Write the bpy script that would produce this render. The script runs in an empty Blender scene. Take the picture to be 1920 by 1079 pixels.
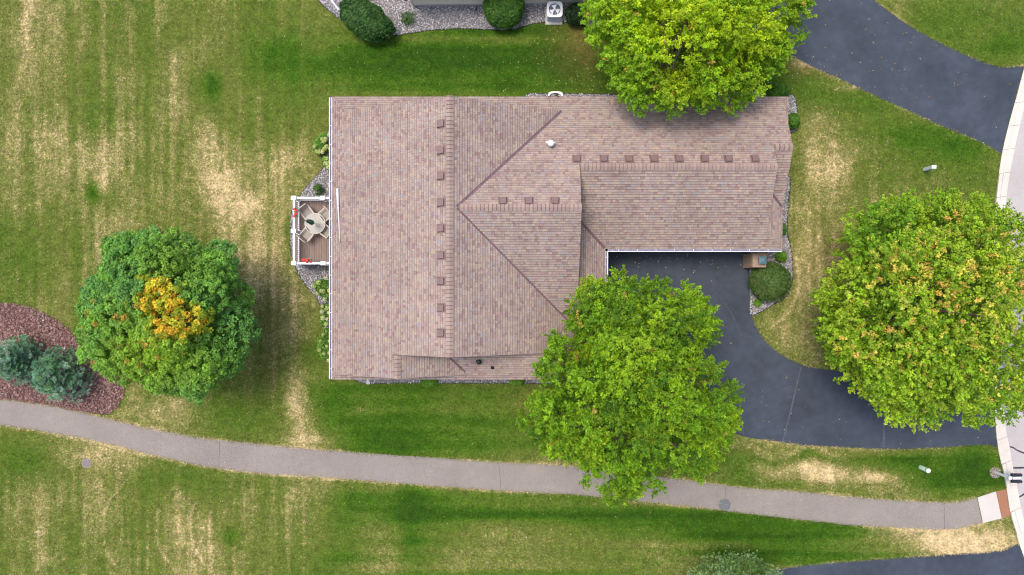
import bpy, math, random
import numpy as np
from mathutils import Vector, Matrix

random.seed(7)
RNG = np.random.default_rng(7)
SC = bpy.context.scene
COL = SC.collection

# ------------------------------------------------------------------ camera, light, exposure
CAM_H = 41.0                      # drone height in metres
PXM = 31.0                        # photograph pixels per metre on the ground
cam = bpy.data.cameras.new('camera')
cam.sensor_width = 36.0
cam.lens = 36.0 * CAM_H / (1920.0 / PXM)
cam.clip_start = 0.5
cam.clip_end = 2000.0
cam_o = bpy.data.objects.new('camera', cam)
cam_o.location = (0, 0, CAM_H)
COL.objects.link(cam_o)
SC.camera = cam_o

SUN_DIR = Vector((-0.27, 0.20, 0.94)).normalized()
world = bpy.data.worlds.new('World')
SC.world = world
world.use_nodes = True
wn = world.node_tree.nodes
wl = world.node_tree.links
bg = wn['Background']
sky = wn.new('ShaderNodeTexSky')
sky.sky_type = 'NISHITA'
sky.sun_disc = False
sky.sun_elevation = math.asin(SUN_DIR.z)
sky.sun_rotation = math.atan2(SUN_DIR.x, SUN_DIR.y)
sky.altitude = 200
sky.air_density = 1.0
sky.dust_density = 4.0
sky.ozone_density = 1.0
wl.new(sky.outputs[0], bg.inputs[0])
bg.inputs[1].default_value = 0.15
sun = bpy.data.lights.new('sun', 'SUN')
sun.energy = 1.5
sun.angle = math.radians(20)
sun.color = (1.0, 0.94, 0.86)
sun_o = bpy.data.objects.new('sun', sun)
sun_o.rotation_euler = SUN_DIR.to_track_quat('Z', 'Y').to_euler()
sun_o.location = (-15, 24, 41)
COL.objects.link(sun_o)
SC.view_settings.view_transform = 'Standard'
SC.view_settings.look = 'None'
SC.view_settings.exposure = 0.55
SC.view_settings.gamma = 1.0
SC.view_settings.use_curve_mapping = False
SC.cycles.filter_width = 1.1
SC.cycles.max_bounces = 6
SC.cycles.diffuse_bounces = 2
SC.cycles.transparent_max_bounces = 4

# ------------------------------------------------------------------ helpers
def P(px, py, z=0.0):
    """surveyed position: a photograph pixel brought down to the height z"""
    k = (CAM_H - z) / (PXM * CAM_H)
    return ((px - 960.0) * k, (539.5 - py) * k, z)

def smooth(pts, n=6, closed=False):
    """Catmull-Rom through 2-D points"""
    pts = [tuple(p[:2]) for p in pts]
    out = []
    N = len(pts)
    for i in range(N if closed else N - 1):
        if closed:
            a, b, c, d = pts[i - 1], pts[i], pts[(i + 1) % N], pts[(i + 2) % N]
        else:
            b, c = pts[i], pts[i + 1]
            a = pts[i - 1] if i else (2 * b[0] - c[0], 2 * b[1] - c[1])
            d = pts[i + 2] if i + 2 < N else (2 * c[0] - b[0], 2 * c[1] - b[1])
        for k in range(n):
            t = k / n
            out.append(tuple(0.5 * ((2 * b[j]) + (-a[j] + c[j]) * t + (2 * a[j] - 5 * b[j] + 4 * c[j] - d[j]) * t * t
                                    + (-a[j] + 3 * b[j] - 3 * c[j] + d[j]) * t ** 3) for j in (0, 1)))
    if not closed:
        out.append(pts[-1])
    return out

def vnoise(x, y, seed, octaves=3):
    """smooth value noise 0..1 on numpy arrays"""
    r = np.zeros_like(x, dtype=np.float64)
    amp, tot = 1.0, 0.0
    for o in range(octaves):
        rg = np.random.default_rng(seed * 31 + o)
        T = rg.random((256, 256))
        xf = x * 2 ** o
        yf = y * 2 ** o
        xi = np.floor(xf).astype(int)
        yi = np.floor(yf).astype(int)
        u = xf - xi
        v = yf - yi
        u = u * u * (3 - 2 * u)
        v = v * v * (3 - 2 * v)
        a = T[xi & 255, yi & 255]
        b = T[(xi + 1) & 255, yi & 255]
        c = T[xi & 255, (yi + 1) & 255]
        d = T[(xi + 1) & 255, (yi + 1) & 255]
        r += amp * ((a * (1 - u) + b * u) * (1 - v) + (c * (1 - u) + d * u) * v)
        tot += amp
        amp *= 0.5
    return r / tot

def inside(poly, x, y):
    poly = np.asarray(poly)
    r = np.zeros(x.shape, bool)
    n = len(poly)
    for i in range(n):
        x0, y0 = poly[i - 1]
        x1, y1 = poly[i]
        if y0 == y1:
            continue
        c = ((y0 > y) != (y1 > y)) & (x < (x1 - x0) * (y - y0) / (y1 - y0) + x0)
        r ^= c
    return r

class MB:
    """collects shapes into one mesh"""
    def __init__(self):
        self.v, self.f = [], []
    def add(self, vs, fs):
        o = len(self.v)
        self.v += [tuple(p) for p in vs]
        self.f += [tuple(i + o for i in f) for f in fs]
        return self
    def box(self, cx, cy, cz, sx, sy, sz, rz=0.0, bev=0.0):
        hx, hy, hz = sx / 2, sy / 2, sz / 2
        c, s = math.cos(rz), math.sin(rz)
        if bev > 0:
            b = min(bev, hx * .9, hy * .9)
            ring = [(-hx + b, -hy), (hx - b, -hy), (hx, -hy + b), (hx, hy - b), (hx - b, hy), (-hx + b, hy), (-hx, hy - b), (-hx, -hy + b)]
            top = [(x * (1 - b / hx), y * (1 - b / hy)) for x, y in ring]
            vs = [(x, y, -hz) for x, y in ring] + [(x, y, hz - b) for x, y in ring] + [(x, y, hz) for x, y in top]
            fs = [tuple(range(7, -1, -1)), tuple(range(16, 24))]
            for l in (0, 8):
                fs += [(l + i, l + (i + 1) % 8, l + 8 + (i + 1) % 8, l + 8 + i) for i in range(8)]
        else:
            vs = [(-hx, -hy, -hz), (hx, -hy, -hz), (hx, hy, -hz), (-hx, hy, -hz), (-hx, -hy, hz), (hx, -hy, hz), (hx, hy, hz), (-hx, hy, hz)]
            fs = [(3, 2, 1, 0), (4, 5, 6, 7), (0, 1, 5, 4), (1, 2, 6, 5), (2, 3, 7, 6), (3, 0, 4, 7)]
        return self.add([(cx + x * c - y * s, cy + x * s + y * c, cz + z) for x, y, z in vs], fs)
    def prism(self, poly, z0, z1):
        n = len(poly)
        a = sum(poly[i - 1][0] * poly[i][1] - poly[i][0] * poly[i - 1][1] for i in range(n))
        if a < 0:
            poly = poly[::-1]
        vs = [(x, y, z0) for x, y in poly] + [(x, y, z1) for x, y in poly]
        fs = [tuple(range(n - 1, -1, -1)), tuple(range(n, 2 * n))]
        fs += [(i, (i + 1) % n, n + (i + 1) % n, n + i) for i in range(n)]
        return self.add(vs, fs)
    def sheet(self, poly, z):
        n = len(poly)
        a = sum(poly[i - 1][0] * poly[i][1] - poly[i][0] * poly[i - 1][1] for i in range(n))
        if a < 0:
            poly = poly[::-1]
        return self.add([(x, y, z) for x, y in poly], [tuple(range(n))])
    def tube(self, pts, rad, n=8, cap=True):
        pts = [Vector(p) for p in pts]
        if not hasattr(rad, '__len__'):
            rad = [rad] * len(pts)
        rings = []
        for i, p in enumerate(pts):
            d = (pts[min(i + 1, len(pts) - 1)] - pts[max(i - 1, 0)]).normalized()
            a = d.cross(Vector((0, 0, 1)))
            if a.length < 1e-3:
                a = Vector((1, 0, 0))
            a.normalize()
            b = d.cross(a)
            rings.append([p + (a * math.cos(2 * math.pi * k / n) + b * math.sin(2 * math.pi * k / n)) * rad[i] for k in range(n)])
        vs = [v for r in rings for v in r]
        fs = []
        for i in range(len(pts) - 1):
            for k in range(n):
                fs.append((i * n + k, i * n + (k + 1) % n, (i + 1) * n + (k + 1) % n, (i + 1) * n + k))
        if cap:
            fs.append(tuple(range(n - 1, -1, -1)))
            fs.append(tuple(range((len(pts) - 1) * n, len(pts) * n)))
        return self.add(vs, fs)
    def lathe(self, cx, cy, prof, n=16):
        """prof: list of (r, z) bottom to top"""
        vs = []
        for r, z in prof:
            vs += [(cx + r * math.cos(2 * math.pi * k / n), cy + r * math.sin(2 * math.pi * k / n), z) for k in range(n)]
        fs = []
        for i in range(len(prof) - 1):
            for k in range(n):
                fs.append((i * n + k, i * n + (k + 1) % n, (i + 1) * n + (k + 1) % n, (i + 1) * n + k))
        fs.append(tuple(range(n - 1, -1, -1)))
        fs.append(tuple(range((len(prof) - 1) * n, len(prof) * n)))
        return self.add(vs, fs)
    def build(self, name, mat, parent=None, smooth=False, rel=None):
        return mesh_obj(name, self.v, self.f, mat, parent, smooth, rel)

def wloc(o):
    v = Vector((0, 0, 0))
    while o is not None:
        v += o.location
        o = o.parent
    return v

def link(name, me, mat, parent=None):
    o = bpy.data.objects.new(name, me)
    COL.objects.link(o)
    if mat is not None and not me.materials:
        me.materials.append(mat)
    if parent is not None:
        o.parent = parent
    return o

def mesh_obj(name, vs, fs, mat, parent=None, smooth=False, rel=None):
    """vs in world metres (or local to the parent when rel=False)"""
    off = (0, 0, 0)
    if parent is not None and rel is not False:
        off = tuple(wloc(parent))
    me = bpy.data.meshes.new(name)
    me.from_pydata([(x - off[0], y - off[1], z - off[2]) for x, y, z in vs], [], fs)
    if smooth:
        me.polygons.foreach_set('use_smooth', [True] * len(me.polygons))
    me.update()
    return link(name, me, mat, parent)

def np_mesh(name, verts, faces, mat, parent=None, tint=None, attr='tint', smooth=False):
    """fast mesh from numpy: verts Nx3, faces Mxk; tint Nx3 colour per vertex"""
    verts = np.asarray(verts, np.float32)
    if parent is not None:
        verts = verts - np.array(wloc(parent), np.float32)
    faces = np.asarray(faces, np.int32)
    me = bpy.data.meshes.new(name)
    me.vertices.add(len(verts))
    me.vertices.foreach_set('co', verts.ravel())
    k = faces.shape[1]
    me.loops.add(faces.size)
    me.loops.foreach_set('vertex_index', faces.ravel())
    me.polygons.add(len(faces))
    me.polygons.foreach_set('loop_start', np.arange(0, faces.size, k, dtype=np.int32))
    me.polygons.foreach_set('loop_total', np.full(len(faces), k, np.int32))
    if smooth:
        me.polygons.foreach_set('use_smooth', np.ones(len(faces), bool))
    me.update(calc_edges=True)
    if tint is not None:
        a = me.attributes.new(attr, 'FLOAT_COLOR', 'POINT')
        c = np.ones((len(verts), 4), np.float32)
        c[:, :3] = tint
        a.data.foreach_set('color', c.ravel())
    return link(name, me, mat, parent)

def thing(name, label, cat, loc=(0, 0, 0), rz=0.0, group=None):
    o = bpy.data.objects.new(name, None)
    o.empty_display_size = 0.2
    COL.objects.link(o)
    o.location = loc
    o.rotation_euler = (0, 0, rz)
    tag(o, label, cat, group)
    return o

def tag(o, label=None, cat=None, group=None, kind=None):
    if label: o['label'] = label
    if cat: o['category'] = cat
    if group: o['group'] = group
    if kind: o['kind'] = kind
    return o

def copy_tree(o, loc, rz=None, label=None):
    c = o.copy()
    COL.objects.link(c)
    c.location = loc
    if rz is not None:
        c.rotation_euler = (0, 0, rz)
    if label:
        c['label'] = label
    for ch in list(o.children):
        d = ch.copy()
        COL.objects.link(d)
        d.parent = c
        for g in list(ch.children):
            e = g.copy()
            COL.objects.link(e)
            e.parent = d
    return c

# ------------------------------------------------------------------ materials
def new_mat(name):
    m = bpy.data.materials.new(name)
    m.use_nodes = True
    nt = m.node_tree
    b = nt.nodes['Principled BSDF']
    return m, nt, b

def nd(nt, typ, **kw):
    n = nt.nodes.new(typ)
    for k, v in kw.items():
        setattr(n, k, v)
    return n

def noise(nt, scale, detail=3.0, vec=None, rough=0.55):
    n = nd(nt, 'ShaderNodeTexNoise')
    n.inputs['Scale'].default_value = scale
    n.inputs['Detail'].default_value = detail
    n.inputs['Roughness'].default_value = rough
    if vec is None:
        vec = nd(nt, 'ShaderNodeNewGeometry').outputs['Position']
    nt.links.new(vec, n.inputs['Vector'])
    return n.outputs['Fac']

def mapr(nt, val, a, b, c=0.0, d=1.0):
    n = nd(nt, 'ShaderNodeMapRange')
    nt.links.new(val, n.inputs['Value'])
    n.inputs['From Min'].default_value = a
    n.inputs['From Max'].default_value = b
    n.inputs['To Min'].default_value = c
    n.inputs['To Max'].default_value = d
    return n.outputs['Result']

def math_(nt, op, a, b=None, clamp=False):
    n = nd(nt, 'ShaderNodeMath', operation=op)
    n.use_clamp = clamp
    for i, v in enumerate((a, b)):
        if v is None:
            continue
        if isinstance(v, (int, float)):
            n.inputs[i].default_value = v
        else:
            nt.links.new(v, n.inputs[i])
    return n.outputs[0]

def mixc(nt, fac, a, b, mode='MIX'):
    n = nd(nt, 'ShaderNodeMix', data_type='RGBA', blend_type=mode)
    for i, v in ((0, fac), (6, a), (7, b)):
        if isinstance(v, (int, float)):
            n.inputs[i].default_value = v
        elif isinstance(v, tuple):
            n.inputs[i].default_value = (*v, 1.0)
        else:
            nt.links.new(v, n.inputs[i])
    return n.outputs[2]

def bump(nt, b, height, strength=0.3, dist=0.02):
    n = nd(nt, 'ShaderNodeBump')
    n.inputs['Strength'].default_value = strength
    n.inputs['Distance'].default_value = dist
    nt.links.new(height, n.inputs['Height'])
    nt.links.new(n.outputs[0], b.inputs['Normal'])

def plain(name, col, rough=0.6, var=0.12, scale=6.0, metal=0.0, bmp=0.0, spec=0.4):
    m, nt, b = new_mat(name)
    f = noise(nt, scale, 4)
    f2 = mapr(nt, f, 0.3, 0.7, 1 - var, 1 + var)
    n = nd(nt, 'ShaderNodeVectorMath', operation='SCALE')
    n.inputs[0].default_value = col
    nt.links.new(f2, n.inputs['Scale'])
    nt.links.new(n.outputs[0], b.inputs['Base Color'])
    b.inputs['Roughness'].default_value = rough
    b.inputs['Metallic'].default_value = metal
    b.inputs['Specular IOR Level'].default_value = spec
    if bmp:
        bump(nt, b, noise(nt, scale * 6, 3), bmp, 0.01)
    return m

def tinted(name, rough=0.7, trans=0.0, var=0.15, scale=3.0, spec=0.2):
    """colour comes from the piece's own 'tint' attribute"""
    m, nt, b = new_mat(name)
    a = nd(nt, 'ShaderNodeAttribute', attribute_name='tint')
    f = mapr(nt, noise(nt, scale, 3), 0.3, 0.7, 1 - var, 1 + var)
    n = nd(nt, 'ShaderNodeVectorMath', operation='SCALE')
    nt.links.new(a.outputs['Color'], n.inputs[0])
    nt.links.new(f, n.inputs['Scale'])
    nt.links.new(n.outputs[0], b.inputs['Base Color'])
    b.inputs['Roughness'].default_value = rough
    b.inputs['Specular IOR Level'].default_value = spec
    if trans > 0:
        t = nd(nt, 'ShaderNodeBsdfTranslucent')
        nt.links.new(n.outputs[0], t.inputs['Color'])
        mx = nd(nt, 'ShaderNodeMixShader')
        mx.inputs[0].default_value = trans
        nt.links.new(b.outputs[0], mx.inputs[1])
        nt.links.new(t.outputs[0], mx.inputs[2])
        nt.links.new(mx.outputs[0], nt.nodes['Material Output'].inputs['Surface'])
    return m

MAT = {}
MAT['leaf'] = tinted('leaf', 0.5, 0.32, 0.14, 1.2, 0.3)
MAT['needle'] = tinted('needle', 0.6, 0.15, 0.12, 1.5, 0.2)
MAT['stone'] = tinted('stone', 0.8, 0.0, 0.1, 8.0)
MAT['dry_leaf'] = tinted('dry_leaf', 0.6, 0.2, 0.05, 4.0)
MAT['bark'] = plain('bark', (0.13, 0.10, 0.075), 0.9, 0.35, 9.0, bmp=0.6)
MAT['white_vinyl'] = plain('white_vinyl', (0.78, 0.78, 0.79), 0.4, 0.04, 5.0)
MAT['gutter'] = plain('gutter', (0.82, 0.82, 0.84), 0.35, 0.05, 3.0)
MAT['gutter_shade'] = plain('gutter_shade', (0.16, 0.14, 0.26), 0.5, 0.2, 3.0)
MAT['siding'] = plain('siding', (0.62, 0.56, 0.45), 0.6, 0.05, 1.5)
MAT['cream_siding'] = plain('cream_siding', (0.88, 0.82, 0.68), 0.6, 0.05, 1.5)
MAT['trim'] = plain('trim', (0.66, 0.61, 0.52), 0.5, 0.05, 2.0)
MAT['glass'] = plain('glass', (0.05, 0.06, 0.07), 0.08, 0.1, 1.0, spec=0.6)
MAT['vent'] = plain('vent', (0.20, 0.128, 0.118), 0.5, 0.12, 5.0)
MAT['flashing'] = plain('flashing', (0.165, 0.10, 0.11), 0.5, 0.2, 4.0)
MAT['black_plastic'] = plain('black_plastic', (0.018, 0.018, 0.02), 0.45, 0.2, 5.0)
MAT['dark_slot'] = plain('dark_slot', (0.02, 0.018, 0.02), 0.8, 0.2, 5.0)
MAT['mailbox_black'] = plain('mailbox_black', (0.025, 0.028, 0.04), 0.35, 0.2, 5.0)
MAT['ac_metal'] = plain('ac_metal', (0.74, 0.76, 0.78), 0.45, 0.06, 4.0)
MAT['ac_dark'] = plain('ac_dark', (0.11, 0.12, 0.18), 0.6, 0.2, 8.0)
MAT['blade'] = plain('blade', (0.80, 0.82, 0.84), 0.4, 0.06, 4.0)
MAT['pad'] = plain('pad', (0.55, 0.54, 0.52), 0.85, 0.1, 5.0, bmp=0.2)
MAT['teak'] = plain('teak', (0.54, 0.46, 0.37), 0.7, 0.16, 7.0)
MAT['table_teak'] = plain('table_teak', (0.52, 0.48, 0.41), 0.7, 0.1, 7.0)
MAT['cushion'] = plain('cushion', (0.40, 0.36, 0.31), 0.9, 0.12, 9.0)
MAT['umbrella'] = plain('umbrella', (0.05, 0.19, 0.10), 0.8, 0.3, 9.0)
MAT['umbrella_trim'] = plain('umbrella_trim', (0.36, 0.45, 0.36), 0.8, 0.2, 9.0)
MAT['red_petal'] = plain('red_petal', (0.70, 0.05, 0.045), 0.6, 0.25, 20.0)
MAT['green_plain'] = plain('green_plain', (0.06, 0.13, 0.03), 0.7, 0.3, 20.0)
MAT['copper'] = plain('copper', (0.13, 0.24, 0.27), 0.35, 0.2, 9.0, metal=0.2)
MAT['iron'] = plain('iron', (0.15, 0.155, 0.165), 0.6, 0.25, 10.0, bmp=0.3)
MAT['iron_pink'] = plain('iron_pink', (0.24, 0.20, 0.20), 0.7, 0.25, 10.0, bmp=0.3)
MAT['tar'] = plain('tar', (0.045, 0.043, 0.05), 0.5, 0.25, 6.0)
MAT['neighbour_roof'] = plain('neighbour_roof', (0.27, 0.21, 0.18), 0.9, 0.3, 9.0, bmp=0.5)
MAT['joint'] = plain('joint', (0.15, 0.13, 0.12), 0.9, 0.3, 8.0)
MAT['seam'] = plain('seam', (0.085, 0.092, 0.11), 0.8, 0.4, 5.0)
MAT['pale_green'] = plain('pale_green', (0.42, 0.60, 0.45), 0.5, 0.08, 5.0)
MAT['pale_blue'] = plain('pale_blue', (0.62, 0.70, 0.76), 0.5, 0.06, 5.0)
MAT['edging'] = plain('edging', (0.025, 0.025, 0.025), 0.5, 0.2, 4.0)
MAT['garage_door'] = plain('garage_door', (0.66, 0.61, 0.53), 0.5, 0.04, 3.0)

def m_shingle(name='shingle', spread=1.0):
    m, nt, b = new_mat(name)
    a = nd(nt, 'ShaderNodeAttribute', attribute_name='tint')     # r: random per tab, g: 0..1 up the tab
    sep = nd(nt, 'ShaderNodeSeparateColor')
    nt.links.new(a.outputs['Color'], sep.inputs[0])
    oi = nd(nt, 'ShaderNodeObjectInfo')
    r = math_(nt, 'MULTIPLY', math_(nt, 'FRACT', math_(nt, 'ADD', sep.outputs[0], oi.outputs['Random'])), spread)
    cr = nd(nt, 'ShaderNodeValToRGB')
    cr.color_ramp.interpolation = 'CONSTANT'
    cols = [(0.00, (0.362, 0.268, 0.228)), (0.17, (0.326, 0.232, 0.206)), (0.30, (0.392, 0.306, 0.254)), (0.46, (0.354, 0.266, 0.240)),
            (0.60, (0.340, 0.250, 0.222)), (0.72, (0.284, 0.192, 0.178)), (0.81, (0.332, 0.286, 0.278)), (0.90, (0.412, 0.314, 0.246))]
    el = cr.color_ramp.elements
    while len(el) < len(cols):
        el.new(0.5)
    for e, (p, c) in zip(el, cols):
        e.position = p
        e.color = (*c, 1)
    nt.links.new(r, cr.inputs[0])
    g1 = mapr(nt, noise(nt, 42.0, 4, rough=0.7), 0.25, 0.75, 0.72, 1.28)      # mineral granules
    g2 = mapr(nt, noise(nt, 0.45, 5), 0.3, 0.7, 0.89, 1.11)                   # weathering
    band = mapr(nt, sep.outputs[1], 0.70, 0.84, 1.0, 0.60)                    # printed dark band of a laminated shingle; on ridge caps a painted joint shadow
    k = math_(nt, 'MULTIPLY', math_(nt, 'MULTIPLY', g1, g2), band)
    n = nd(nt, 'ShaderNodeVectorMath', operation='SCALE')
    nt.links.new(cr.outputs[0], n.inputs[0])
    nt.links.new(k, n.inputs['Scale'])
    nt.links.new(n.outputs[0], b.inputs['Base Color'])
    b.inputs['Roughness'].default_value = 0.92
    b.inputs['Specular IOR Level'].default_value = 0.15
    bump(nt, b, noise(nt, 60.0, 2), 0.5, 0.006)
    return m
MAT['shingle'] = m_shingle()
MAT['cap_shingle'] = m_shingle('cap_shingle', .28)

def m_asphalt(name, col, fine=0.25, broad=0.14, rough=0.75, crack=False, speck=0.0):
    m, nt, b = new_mat(name)
    f = mapr(nt, noise(nt, 14.0, 5, rough=0.9), 0.3, 0.7, 1 - fine, 1 + fine)
    g = mapr(nt, noise(nt, 0.35, 5), 0.3, 0.7, 1 - broad, 1 + broad)
    h = mapr(nt, noise(nt, 2.2, 5), 0.3, 0.7, 1 - broad * .5, 1 + broad * .5)
    k = math_(nt, 'MULTIPLY', math_(nt, 'MULTIPLY', f, g), h)
    n = nd(nt, 'ShaderNodeVectorMath', operation='SCALE')
    n.inputs[0].default_value = col
    nt.links.new(k, n.inputs['Scale'])
    out = n.outputs[0]
    if speck:
        s = mapr(nt, noise(nt, 12.0, 3, rough=0.9), 0.62, 0.72, 0, speck)
        out = mixc(nt, s, out, tuple(min(1, c * 1.9) for c in col))
    if crack:
        geo = nd(nt, 'ShaderNodeNewGeometry').outputs['Position']
        wv = nd(nt, 'ShaderNodeVectorMath', operation='ADD')
        nz = nd(nt, 'ShaderNodeTexNoise')
        nz.inputs['Scale'].default_value = 0.9
        nt.links.new(geo, nz.inputs['Vector'])
        nt.links.new(geo, wv.inputs[0])
        nt.links.new(nz.outputs['Color'], wv.inputs[1])
        vo = nd(nt, 'ShaderNodeTexVoronoi', feature='DISTANCE_TO_EDGE')
        vo.inputs['Scale'].default_value = 0.22
        nt.links.new(wv.outputs[0], vo.inputs['Vector'])
        c = mapr(nt, vo.outputs['Distance'], 0.0, 0.004, 0.16, 0.0)
        out = mixc(nt, c, out, tuple(x * 0.3 for x in col))
    nt.links.new(out, b.inputs['Base Color'])
    b.inputs['Roughness'].default_value = rough
    b.inputs['Specular IOR Level'].default_value = 0.25
    bump(nt, b, noise(nt, 70.0, 3), 0.35, 0.008)
    return m
MAT['drive'] = m_asphalt('sealed_asphalt', (0.050, 0.062, 0.083), 0.07, 0.26, 0.6)
MAT['path'] = m_asphalt('path_asphalt', (0.276, 0.240, 0.214), 0.38, 0.09, 0.9, True, 0.6)
MAT['road'] = m_asphalt('road_asphalt', (0.47, 0.43, 0.42), 0.14, 0.07, 0.9, False, 0.3)
MAT['concrete'] = m_asphalt('concrete', (0.66, 0.60, 0.53), 0.10, 0.07, 0.9)
MAT['white_concrete'] = m_asphalt('white_concrete', (0.60, 0.55, 0.50), 0.08, 0.04, 0.9)
MAT['terracotta'] = m_asphalt('terracotta', (0.36, 0.17, 0.10), 0.12, 0.08, 0.8)
MAT['mulch_base'] = m_asphalt('mulch_base', (0.15, 0.082, 0.074), 0.4, 0.15, 0.95)
MAT['gravel_base'] = m_asphalt('gravel_base', (0.24, 0.225, 0.225), 0.4, 0.12, 0.95)
MAT['brick'] = plain('brick', (0.36, 0.25, 0.18), 0.85, 0.22, 12.0, bmp=0.4)
MAT['mortar'] = plain('mortar', (0.25, 0.18, 0.14), 0.9, 0.15, 14.0)

def m_deck():
    m, nt, b = new_mat('deck_board')
    oi = nd(nt, 'ShaderNodeObjectInfo')
    k = mapr(nt, oi.outputs['Random'], 0, 1, 0.86, 1.14)
    tc = nd(nt, 'ShaderNodeNewGeometry').outputs['Position']
    mp = nd(nt, 'ShaderNodeMapping')
    mp.inputs['Scale'].default_value = (30, 1.2, 30)
    nt.links.new(tc, mp.inputs[0])
    f = mapr(nt, noise(nt, 1.0, 4, mp.outputs[0]), 0.3, 0.7, 0.85, 1.15)
    n = nd(nt, 'ShaderNodeVectorMath', operation='SCALE')
    n.inputs[0].default_value = (0.235, 0.165, 0.135)
    nt.links.new(math_(nt, 'MULTIPLY', k, f), n.inputs['Scale'])
    nt.links.new(n.outputs[0], b.inputs['Base Color'])
    b.inputs['Roughness'].default_value = 0.75
    return m
MAT['deck'] = m_deck()

def m_lawn():
    m, nt, b = new_mat('lawn_grass')
    a = nd(nt, 'ShaderNodeAttribute', attribute_name='tint')      # r dryness, g lushness, b reddish thatch
    sep = nd(nt, 'ShaderNodeSeparateColor')
    nt.links.new(a.outputs['Color'], sep.inputs[0])
    geo = nd(nt, 'ShaderNodeNewGeometry').outputs['Position']
    n1 = noise(nt, 0.9, 5, geo, 0.65)
    n2 = noise(nt, 3.2, 4, geo, 0.72)
    n3 = noise(nt, 8.5, 3, geo, 0.8)
    j = math_(nt, 'ADD', math_(nt, 'ADD', math_(nt, 'MULTIPLY', math_(nt, 'SUBTRACT', n1, 0.5), 0.45),
              math_(nt, 'MULTIPLY', math_(nt, 'SUBTRACT', n2, 0.5), 1.0)), math_(nt, 'MULTIPLY', math_(nt, 'SUBTRACT', n3, 0.5), 1.35))
    dry = mapr(nt, math_(nt, 'ADD', sep.outputs[0], j), 0.10, 1.0)
    lush = mapr(nt, math_(nt, 'SUBTRACT', sep.outputs[1], math_(nt, 'MULTIPLY', j, 0.8)), 0.05, 0.95)
    c = mixc(nt, lush, (0.132, 0.158, 0.029), (0.048, 0.124, 0.006))
    dk = mapr(nt, math_(nt, 'SUBTRACT', sep.outputs[1], math_(nt, 'MULTIPLY', j, 0.5)), 0.75, 1.3)
    c = mixc(nt, dk, c, (0.028, 0.078, 0.006))
    c = mixc(nt, dry, c, (0.43, 0.345, 0.150))
    vd = mapr(nt, math_(nt, 'ADD', sep.outputs[0], math_(nt, 'MULTIPLY', j, 1.9)), 0.66, 1.05)
    c = mixc(nt, vd, c, (0.62, 0.47, 0.25))
    c = mixc(nt, sep.outputs[2], c, (0.20, 0.12, 0.045))
    n4 = noise(nt, 7.0, 4, geo, 0.85)
    f = math_(nt, 'MULTIPLY', mapr(nt, n4, 0.3, 0.7, 0.50, 1.50), mapr(nt, noise(nt, 1.9, 4, geo, 0.7), 0.3, 0.7, 0.74, 1.26))
    gm = mapr(nt, noise(nt, 2.6, 4, geo, 0.75), 0.50, 0.68, 0.0, 0.45)
    c = mixc(nt, gm, c, (0.060, 0.105, 0.012))
    s = nd(nt, 'ShaderNodeVectorMath', operation='SCALE')
    nt.links.new(c, s.inputs[0])
    nt.links.new(f, s.inputs['Scale'])
    nt.links.new(s.outputs[0], b.inputs['Base Color'])
    b.inputs['Roughness'].default_value = 0.95
    b.inputs['Specular IOR Level'].default_value = 0.1
    bump(nt, b, noise(nt, 26.0, 4, geo, 0.8), 0.6, 0.04)
    return m
MAT['lawn'] = m_lawn()

# ------------------------------------------------------------------ outlines on the ground (surveyed)
def G(pts, n=5, closed=False, z=0.0):
    return [P(x, y, z)[:2] for x, y in smooth(pts, n, closed)]

path_top = [(-160, 742), (-80, 745), (0, 750), (40, 753), (100, 762), (160, 775), (210, 787), (250, 797), (300, 807), (350, 817), (400, 824), (450, 829), (520, 836),
            (580, 842), (640, 846), (700, 851), (800, 857), (900, 865), (1000, 870), (1080, 875), (1180, 887), (1260, 897), (1330, 906), (1400, 915),
            (1500, 922), (1600, 932), (1700, 939), (1770, 942), (1800, 940), (1831, 934)]
path_bot = [(-160, 786), (-80, 791), (0, 798), (60, 806), (120, 816), (200, 832), (280, 852), (360, 870), (420, 880), (500, 889), (560, 893), (640, 898), (700, 903), (800, 911),
            (900, 918), (1000, 924), (1080, 928), (1140, 934), (1200, 941), (1300, 951), (1400, 963), (1500, 975), (1600, 985), (1700, 991),
            (1760, 994), (1800, 991), (1842, 981)]
curb_l = [(1985, -160), (1970, -60), (1952, 30), (1937, 80), (1920, 128), (1906, 180), (1892, 230), (1878, 290), (1868, 360), (1863, 420), (1860, 500), (1859, 600), (1861, 700),
          (1866, 791), (1871, 841), (1878, 874), (1887, 918), (1895, 968), (1902, 991), (1910, 1018), (1920, 1046), (1940, 1100), (1965, 1170), (2000, 1260)]
curb_r = [(2007, -160), (1992, -60), (1974, 30), (1957, 80), (1941, 128), (1926, 180), (1911, 240), (1898, 300), (1888, 360), (1883, 420), (1879, 500), (1877, 600), (1879, 700),
          (1884, 791), (1893, 841), (1899, 877), (1907, 913), (1915, 955), (1922, 982), (1930, 1008), (1940, 1036), (1960, 1090), (1985, 1160), (2020, 1250)]
drive_poly = [(1110, 455)] + [(1405, 455), (1406, 520), (1408, 560), (1412, 592), (1418, 612), (1430, 631), (1447, 650), (1472, 668), (1501, 682),
              (1530, 690), (1562, 695), (1620, 700), (1720, 700), (1800, 690), (1845, 672), (1862, 660), (1866, 791), (1871, 838),
              (1850, 835), (1800, 838), (1750, 841), (1700, 843), (1640, 843), (1600, 841), (1520, 837), (1470, 831), (1430, 825), (1385, 816),
              (1330, 795), (1280, 760), (1230, 715), (1190, 670), (1160, 640), (1110, 630)]
drive2_low = [(1310, -110), (1380, 20), (1430, 75), (1480, 106), (1500, 114), (1530, 130), (1570, 147), (1610, 166), (1650, 185), (1700, 207), (1750, 230), (1800, 251), (1830, 263),
              (1855, 276), (1878, 290)]
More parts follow.
